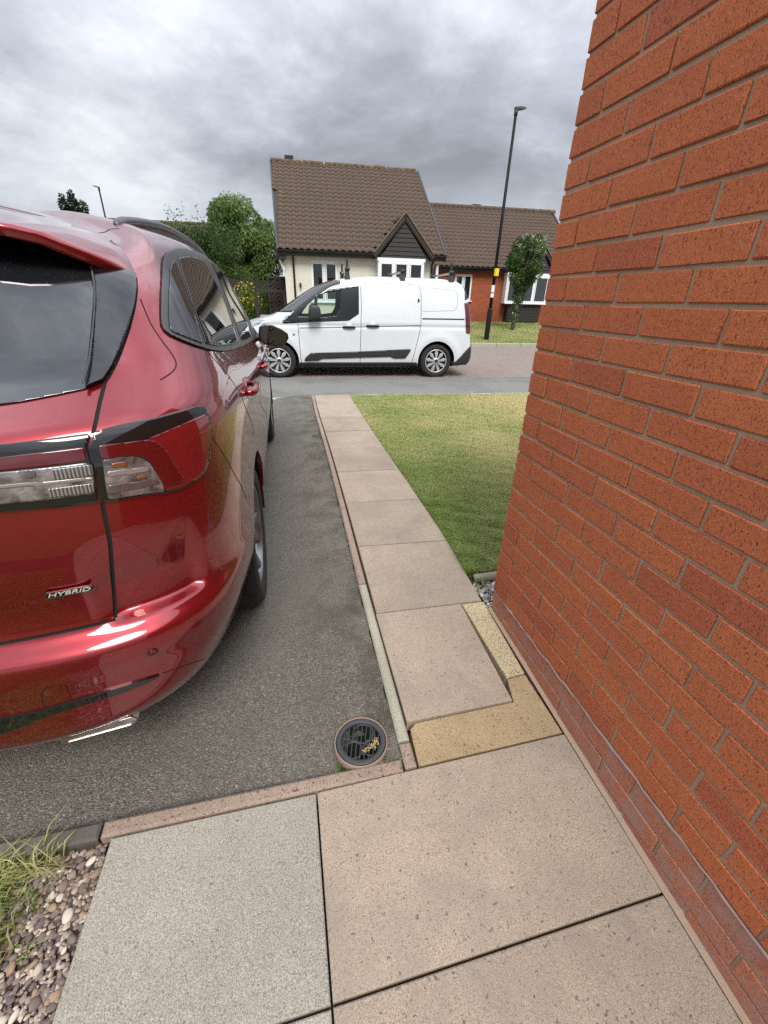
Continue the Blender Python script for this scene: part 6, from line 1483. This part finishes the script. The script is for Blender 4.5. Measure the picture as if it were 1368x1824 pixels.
# grass: curved blades
def blades(name, P, h, w, lean, mat, tint, seed=0, parent=None, kind='stuff'):
    rng = np.random.default_rng(seed); n = len(P); a = rng.uniform(0, 2 * PI, n); b = rng.uniform(0, 2 * PI, n)
    s = np.stack([np.cos(a), np.sin(a), np.zeros(n)], 1) * (w * rng.uniform(.7, 1.3, n))[:, None]
    l = np.stack([np.cos(b), np.sin(b), np.zeros(n)], 1) * (lean * h * rng.uniform(.3, 1.2, n))[:, None]; up = np.stack([np.zeros(n), np.zeros(n), h], 1)
    V = np.stack([P - s, P + s, P + l * .35 + up * .6 + s * .7, P + l * .35 + up * .6 - s * .7, P + l + up * .95 * (1 - .25 * lean)], 1).reshape(-1, 3)
    i = np.arange(n)[:, None] * 5
    F = np.concatenate([i + [[0, 1, 2]], i + [[0, 2, 3]], i + [[3, 2, 4]]], 1).reshape(-1, 3)
    me = fast_mesh(name, V, F, mat); set_tint(me, np.repeat(tint, 3), n); return link(name, me, parent, None, kind)
def lawn_grass():
    rng = np.random.default_rng(5); n = 460000
    y = .30 + 4.80 * rng.uniform(0, 1, n) ** 1.15; xl = np.interp(y, [p[1] for p in PR], [p[0] for p in PR])
    wmax = .35 + .62 * y; x = xl + .004 + wmax * rng.uniform(0, 1, n) ** .9 - .022 * rng.uniform(0, 1, n) * (rng.uniform(0, 1, n) < .25)
    keep = (y < 5.10 - .066 * x - .0) ; x, y = x[keep], y[keep]; xl = xl[keep]; n = len(x)
    dry = .5 + .5 * smooth_noise(x, y, 31, 1.3) * .9; fine = smooth_noise(x, y, 33, 7.0)
    d = .18 + .50 * np.clip((y - .8) / 2.0, 0, 1) + .30 * np.clip((x - xl - .35) / .8, 0, 1) * np.clip((y - .9) / 1.2, 0, 1)
    d = d * (.45 + .75 * dry) + .12 * fine - .28 * np.exp(-((x - xl) / .22)) * np.clip((4.2 - y) / 3, 0, 1)
    tint = np.clip(d + rng.normal(0, .22, n) + .06 + .20 * np.clip((1.8 - y) / 1.4, 0, 1), 0, 1)  # blades coloured paler near the house, painted in to lift the wall's shade
    lush = np.clip((1.5 - y) / 1.1, 0, 1)
    clump = np.clip(1 + .45 * smooth_noise(x, y, 35, 9.0) + .25 * smooth_noise(x, y, 36, 22.0), .45, 1.8)
    h = (.020 + .020 * lush) * clump * rng.uniform(.5, 1.5, n) * np.where(x - xl < .015, .8, 1)
    P = np.stack([x, y, np.full(n, -.021)], 1); ok = ~((d > .62) & (rng.uniform(0, 1, n) < .35))
    blades('grass', P[ok], h[ok], .0017 + .0004 * y[ok], .9, MT['grass'], tint[ok], 2)
lawn_grass()
def verge_grass():
    rng = np.random.default_rng(6); n = 90000
    d = 13.54 + 6.3 * rng.uniform(0, 1, n) ** 1.3; a = np.where(rng.uniform(0, 1, n) < .78, rng.uniform(3.2, 10.5, n), rng.uniform(-4.5, 3.2, n))
    dr = np.clip(.55 + .42 * smooth_noise(a, d * 1.6, 41, .9) + rng.normal(0, .16, n), 0, 1)
    z = np.interp(d, dd, zzv); P = np.stack([a * E1[0] + d * E2[0], a * E1[1] + d * E2[1], z - .004], 1)
    blades('verge_grass', P, .05 * rng.uniform(.5, 1.4, n), np.full(n, .009), .9, MT['grass'], dr * .95, 7)
verge_grass()
# rough grass, weeds and pebbles in the bed at the foot of the drive
def tuft(name, c, n, h, spread, seed, label, tint=(.1, .5), lean=1.1, mat='grass', w=.0022):
    rng = np.random.default_rng(seed); P = np.array(c) + rng.normal(0, 1, (n, 3)) * (*spread, 0)
    o = blades(name, P - np.array(c), h * rng.uniform(.45, 1.25, n), np.full(n, w), lean, MT[mat], rng.uniform(*tint, n), seed, None, None); o.location = c
    return tag(o, label, 'grass')
tuft('grass_tuft', (-1.735, -.745, -.075), 800, .075, (.040, .05), 61, 'tall rough grass tuft at the corner of the pebble bed against the drive kerb', (.0, .5))
tuft('grass_tuft', (-1.66, -.665, -.068), 150, .075, (.055, .016), 62, 'thin grass fringe along the grey drive kerb above the pebbles', (.3, .95), 1.3)
tuft('grass_tuft', (-1.69, -.86, -.082), 340, .065, (.03, .04), 63, 'shorter grass tuft lower down the edge of the pebble bed', (.0, .5))
def rough_grass():
    rng = np.random.default_rng(66); n = 26000; x = rng.uniform(-2.9, -1.70, n) + .05 * smooth_noise(rng.uniform(0, 1, n) * 9, np.zeros(n), 3); y = rng.uniform(-2.4, -.66, n)
    P = np.stack([x, y, .07 * y - .030], 1); blades('rough_grass', P, .05 * rng.uniform(.5, 1.4, n), np.full(n, .0019), 1.0, MT['grass'], np.clip(rng.normal(.22, .2, n), 0, 1), 67)
rough_grass()
def weed(name, c, n, r, seed, label, leafsize=.018):
    rng = np.random.default_rng(seed); t = empty(name, c, rng.uniform(0, 6), label=label, cat='weed')
    d = rng.normal(size=(n, 3)); d[:, 2] = np.abs(d[:, 2]) * .5 + .15; d /= np.linalg.norm(d, axis=1, keepdims=True); P = d * r * rng.uniform(.3, 1, (n, 1)) * (1, 1, .7)
    leaves('leaves', P, d, leafsize, MT['weed'], rng.uniform(0, 1, n), t, rng, .7)
    s = MB()
    for i in range(0, n, 3): s.tube([(0, 0, -.005), tuple(P[i] * .5 + (0, 0, .004)), tuple(P[i])], .0009, 4)
    s.build('stems', MT['leaf_small'], t); return t
weed('weed', (-.800, -.585, -.062), 16, .026, 71, 'little green weed growing by the round drain', .020)
weed('weed', (-.655, -.575, -.060), 14, .020, 72, 'dark weed tucked in the corner between drain and kerb end', .012)
weed('weed', (-.565, 3.04, -.024), 16, .05, 73, 'weed sprouting at the kerb edging halfway along the drive', .03)
weed('weed', (-.585, 2.35, -.024), 10, .03, 74, 'tiny weed at the kerb edging nearer than the halfway one', .02)
weed('weed', (-1.615, -.745, -.072), 22, .030, 75, 'clover-like weed among the pebbles near the slab top corner', .014)
weed('weed', (-1.585, -.832, -.078), 12, .020, 76, 'small weed among the pebbles midway along the slab edge', .012)
weed('weed', (-1.565, -.985, -.09), 14, .022, 77, 'small weed among the pebbles at the bottom of the bed', .014)
weed('weed', (.05, .20, -.01), 18, .035, 78, 'weed at the end of the weathered edging beside the path', .022)
# ------------------------------------------------------------------ pebbles, gravel, drain, lamps, fence
def ico(seed, sub=1):
    import bmesh
    bm = bmesh.new(); bmesh.ops.create_icosphere(bm, subdivisions=sub, radius=1.0); r = np.random.default_rng(seed); k = r.normal(size=(3, 3)) * .9
    for v in bm.verts:
        p = np.array(v.co); v.co = Vector(p * (1 + .13 * math.sin(p @ k[0] * 1.6 + 1) + .10 * math.sin(p @ k[1] * 2.3)))
    me = bpy.data.meshes.new('pebble'); bm.to_mesh(me); bm.free(); me.materials.append(MT['pebble']); me.polygons.foreach_set('use_smooth', np.ones(len(me.polygons), bool)); return me
PEB = [ico(s, 2) for s in range(8)]
def pebbles():
    rng = np.random.default_rng(91); pts = []; n = 0; tries = 0
    while n < 290 and tries < 60000:
        tries += 1; y = rng.uniform(-1.06, -.648); x = rng.uniform(-1.68, -1.472); 
        if x > np.interp(y, [-1.08, -.64], [-1.487, -1.465]): continue
        if y < -.66 - .9 * (-1.50 - x) - .42 and False: continue
        r = rng.choice([.0052, .0062, .0072, .0085, .010, .013], p=[.2, .25, .22, .18, .1, .05])
        if any((x - a) ** 2 + (y - b) ** 2 < (.95 * (r + c)) ** 2 for a, b, c in pts): continue
        pts.append((x, y, r)); o = link('pebble', PEB[rng.integers(8)], bed, (x, y, .07 * y - .026 + r * .35))
        o.scale = (r * rng.uniform(.85, 1.45), r * rng.uniform(.75, 1.1), r * rng.uniform(.5, .75)); o.rotation_euler = (rng.uniform(-.35, .35), rng.uniform(-.35, .35), rng.uniform(0, 6)); n += 1
    V = []; F = []; base = [(np.array([v.co[:] for v in m.vertices]), [tuple(p.vertices) for p in m.polygons]) for m in (ico(20, 1), ico(21, 1), ico(22, 1))]
    for _ in range(3800):
        y = rng.uniform(-1.15, -.64); x = rng.uniform(-1.9, -1.47); r = rng.uniform(.0028, .0065); 
        if x > np.interp(y, [-1.08, -.64], [-1.484, -1.462]): continue
        v, f = base[rng.integers(3)]; a = rng.uniform(0, 6); R_ = np.array([[math.cos(a), -math.sin(a), 0], [math.sin(a), math.cos(a), 0], [0, 0, 1]])
        b = len(V); V += ((v * (r * 1.3, r, r * .7)) @ R_.T + (x, y, .07 * y - .026 + r * .2)).tolist(); F += [tuple(i + b for i in q) for q in f]
    me = mesh('small_pebbles', V, F, MT['gravel'], True); link('small_pebbles', me, bed, None, 'stuff')
    V = []; F = []
    for _ in range(900):
        x = rng.uniform(.005, .75); y = rng.uniform(.005, .215); r = rng.uniform(.005, .015); v, f = base[rng.integers(3)]; a = rng.uniform(0, 6)
        R_ = np.array([[math.cos(a), -math.sin(a), 0], [math.sin(a), math.cos(a), 0], [0, 0, 1]]); b = len(V); V += ((v * (r * 1.3, r, r * .75)) @ R_.T + (x, y, -.028 + r * .4 + .012 * rng.random())).tolist(); F += [tuple(i + b for i in q) for q in f]
    link('corner_gravel', mesh('corner_gravel', V, F, MT['gravel_pale'], False), None, None, 'stuff')
def pale_gravel():
    t = NT('pale_gravel'); v = t.coord('Object'); vo = t.voro(v, 55, out='Color'); sp = t.n('ShaderNodeSeparateColor'); t.set(sp.inputs[0], vo)
    r = t.n('ShaderNodeValToRGB'); t.set(r.inputs[0], sp.outputs[0]); e = r.color_ramp.elements; e[0].color = (.16, .145, .13, 1); e[1].position = 1; e[1].color = (.70, .66, .60, 1); x = e.new(.5); x.color = (.36, .33, .29, 1)
    MT['gravel_pale'] = t.done(r.outputs[0], .9, spec=.25)
pale_gravel(); pebbles()
ed = MB(); ed.tube([(.028, .245, -.004), (.4, .240, -.002), (.9, .232, -.004), (1.5, .22, -.004)], [.024, .026, .025, .026], 8); tag(ed.build('garden_edging', MT['edging']), 'weathered pale edging log between lawn and stones at the wall foot', 'edging')
def drain():
    d = empty('drain', (-.722, -.507, -.040), .0, label='round grey drain grate in a terracotta collar at the kerb corner', cat='drain')
    MB().lathe([(.0855, -.09), (.0865, -.004), (.0885, .0015), (.0905, .0005), (.0925, -.008), (.0925, -.06)], 48).build('collar', MT['terracotta'], d)
    MB().lathe([(.080, -.012), (.085, -.010), (.085, .000), (.083, .002), (.068, .002), (.067, .000), (.067, -.012)], 48).build('rim', MT['iron'], d)
    MB().lathe([(.084, -.02), (.082, -.085), (.001, -.09)], 32).build('shaft', MT['black'], d)
    for (x, y, r) in ((.012, .026, .034), (-.030, -.026, .028), (.030, -.030, .027)):
        MB().lathe([(r, -.008), (r + .0028, -.008), (r + .0028, -.0005), (r, -.0005), (r, -.008)], 32, off=(x, y, 0)).build('ring', MT['iron'], d)
    di = Vector((.27, 1, 0)).normalized(); nn = Vector((di.y, -di.x, 0))
    for k in range(-4, 5):
        o = k * .0148; hl = math.sqrt(max(0, .0672 ** 2 - o * o))
        if hl < .01: continue
        MB().bbox(tuple(nn * o + Vector((0, 0, -.006))), (.0036, hl * 2, .008), .001, Matrix.Rotation(-math.atan2(di.x, di.y), 3, 'Z')).build('slat', MT['iron'], d)
    MB().bbox((-.012, .000, -.0045), (.110, .0036, .006), .001, Matrix.Rotation(-.45, 3, 'Z')).build('cross_bar', MT['iron'], d)
    rng = np.random.default_rng(3); m = MB()
    for i in range(46):
        t = rng.random(); p = np.array([.005 + .05 * t, -.052 + .035 * t, .005]) + rng.normal(0, .004, 3) * (1, 1, .6); q = p + rng.normal(0, .006, 3)
        m.tube([tuple(p), tuple(q)], rng.uniform(.0006, .0018), 4)
    tag(m.build('dry_catkin', MT['straw'], None, (-.722, -.507, -.036)), 'dry yellow catkin lying on the drain grate', 'litter')
    # dirty chippings packed round the drain
    V = []; F = []; base = [(np.array([v.co[:] for v in mm.vertices]), [tuple(p.vertices) for p in mm.polygons]) for mm in (ico(20, 1), ico(21, 1))]
    for _ in range(700):
        a = rng.uniform(-1.3, 1.0); rr = rng.uniform(.094, .13); x = -.722 + rr * math.cos(a); y = -.507 + rr * math.sin(a)
        if x > -.622 or y < -.588: continue
        r = rng.uniform(.0015, .004); v, f = base[rng.integers(2)]; b = len(V); V += (v * r + (x, y, -.060 + .004 * rng.random())).tolist(); F += [tuple(i + b for i in q) for q in f]
    link('chippings', mesh('chippings', V, F, MT['gravel'], False), None, None, 'stuff')
drain()
def litter():
    for i, (x, y, z, s, lab) in enumerate(((-1.075, -.60, -.094, .0075, 'single white pebble lying on the tarmac behind the car'), (-.545, -.05, 0, 0, ''), )):
        if s:
            o = link('stone', PEB[i], None, (x, y, z)); o.scale = (s * 1.3, s, s * .7); tag(o, lab, 'stone')
litter()
def grit():
    rng = np.random.default_rng(17); V = []; F = []; base = [(np.array([v.co[:] for v in mm.vertices]), [tuple(p.vertices) for p in mm.polygons]) for mm in (ico(20, 1), ico(21, 1))]
    for _ in range(260):
        y = rng.uniform(-.58, 4.8) ; x = rng.uniform(-1.25, -.60 + .02 * y) if rng.random() < .6 else -.60 + .018 * y - abs(rng.normal(0, .03)); r = rng.uniform(.001, .0032)
        z = float(drive_z(np.array(x), np.array(y))) + .002; v, f = base[rng.integers(2)]; b = len(V); V += (v * (r * 1.4, r, r * .7) + (x, y, z)).tolist(); F += [tuple(i + b for i in q) for q in f]
    link('grit', mesh('grit', V, F, MT['gravel'], False), None, None, 'stuff')
grit()
# street lamps
def street_lamp(pos, H, label, rz=0.0, lean=0.0, detail=True):
    l = empty('street_lamp', pos, rz, label=label, cat='street lamp', group='street lamps along the road'); l.rotation_euler = (0, lean, rz)
    MB().lathe([(.088, -.1), (.088, 1.0), (.075, 1.06), (.060, 1.09)], 16).build('base_column', MT['lamp_black'], l)
    MB().tube([(0, 0, 1.05), (0, 0, H * .5), (0, 0, H)], [.057, .052, .043], 12).build('pole', MT['lamp_black'], l)
    b = MB(); b.tube([(0, 0, H - .02), (0, 0, H + .12)], [.055, .06], 10); b.build('spigot', MT['lamp_grey'], l)
    V = []; 
    for (x, w, z0, z1) in ((-.05, .05, .08, .15), (.05, .08, .10, .17), (.18, .10, .12, .19), (.32, .09, .155, .20), (.37, .06, .17, .195)): V += [(x, -w, H + z0 + .03), (x, w, H + z0 + .03), (x, w * .8, H + z1 + .02), (x, -w * .8, H + z1 + .02)]
    F = [(0, 1, 2, 3)[::-1], (16, 17, 18, 19)]
    for i in range(4):
        for k in range(4): a, c = i * 4 + k, i * 4 + (k + 1) % 4; F.append((a, c, c + 4, a + 4)[::-1])
    link('lantern', mesh('lantern', V, [q[::-1] for q in F], MT['lamp_grey']), l)
    if detail:
        MB().bbox((0, -.07, 2.19), (.135, .10, .23), .008).build('number_plate', MT['yellow_plate'], l)
        MB().lathe([(.0575, 1.42), (.0575, 1.80)], 12).build('sticker', MT['white_plate'], l)
        MB().lathe([(.0585, 1.55), (.0585, 1.58)], 12).build('sticker_band', MT['lamp_black'], l)
    return l
street_lamp(rd(5.63, 14.3, .05), 6.32, 'tall black street lamp with yellow plate on the verge before the brick bungalow', .35, .012)
street_lamp(rd(-12.85, 32.0, .5), 6.30, 'distant dark street lamp rising behind the red car roof', 2.7, -.01, False)
# dark fence run, gate with herringbone slats, open rail, low block
def fence():
    f = empty('fence', rd(-4.0, 18.6, .30), TH, label='dark close-boarded fence behind the yellow-flowered bush', cat='fence')
    x = -3.6
    while x < 2.1:
        MB().bbox((x + .07, 0, .80 + .02 * random.random()), (.135, .02, 1.60), .004).build('board', MT['wood_dark'], f); x += .14
    for x in (-3.6, -1.75, .1, 1.95): MB().bbox((x, -.05, .83), (.09, .09, 1.68), .006).build('post', MT['wood_dark'], f)
    g = empty('garden_gate', rd(-1.87, 17.0, .28), TH, label='dark wooden gate with herringbone slats beside the cream bungalow', cat='gate')
    for s in (-1, 1): MB().bbox((s * .36, 0, .86), (.08, .05, 1.72), .006).build('stile', MT['wood_dark'], g)
    for z in (.06, 1.69): MB().bbox((0, -.002, z), (.64, .05, .09), .006).build('rail', MT['wood_dark'], g)
    MB().bbox((0, .015, .87), (.64, .012, 1.55), .002).build('backing', MT['black'], g)
    for k in range(11):
        for s in (-1, 1):
            z = .16 + k * .14
            MB().bbox((s * .155, -.008, z), (.40, .018, .085), .004, Matrix.Rotation(s * .72, 3, 'Y')).build('slat', MT['wood_dark'], g)
    r = empty('open_rail', rd(-2.17, 16.6, .27), TH, label='dark open timber rail in front of the herringbone gate', cat='rail')
    for x in (-.52, .52): MB().bbox((x, 0, .62), (.09, .09, 1.28), .008).build('post', MT['wood_dark'], r)
    MB().bbox((0, -.003, 1.24), (1.14, .08, .10), .008).build('top_rail', MT['wood_dark'], r)
    b = MB(); b.bbox((0, 0, .22), (.75, .30, .46), .02); o = b.build('low_block', MT['block_wall'], None, rd(-2.20, 16.35, .26)); o.rotation_euler = (0, 0, TH); tag(o, 'low pale concrete block at the foot of the open dark rail', 'block')
fence()
bpy.context.view_layer.update()
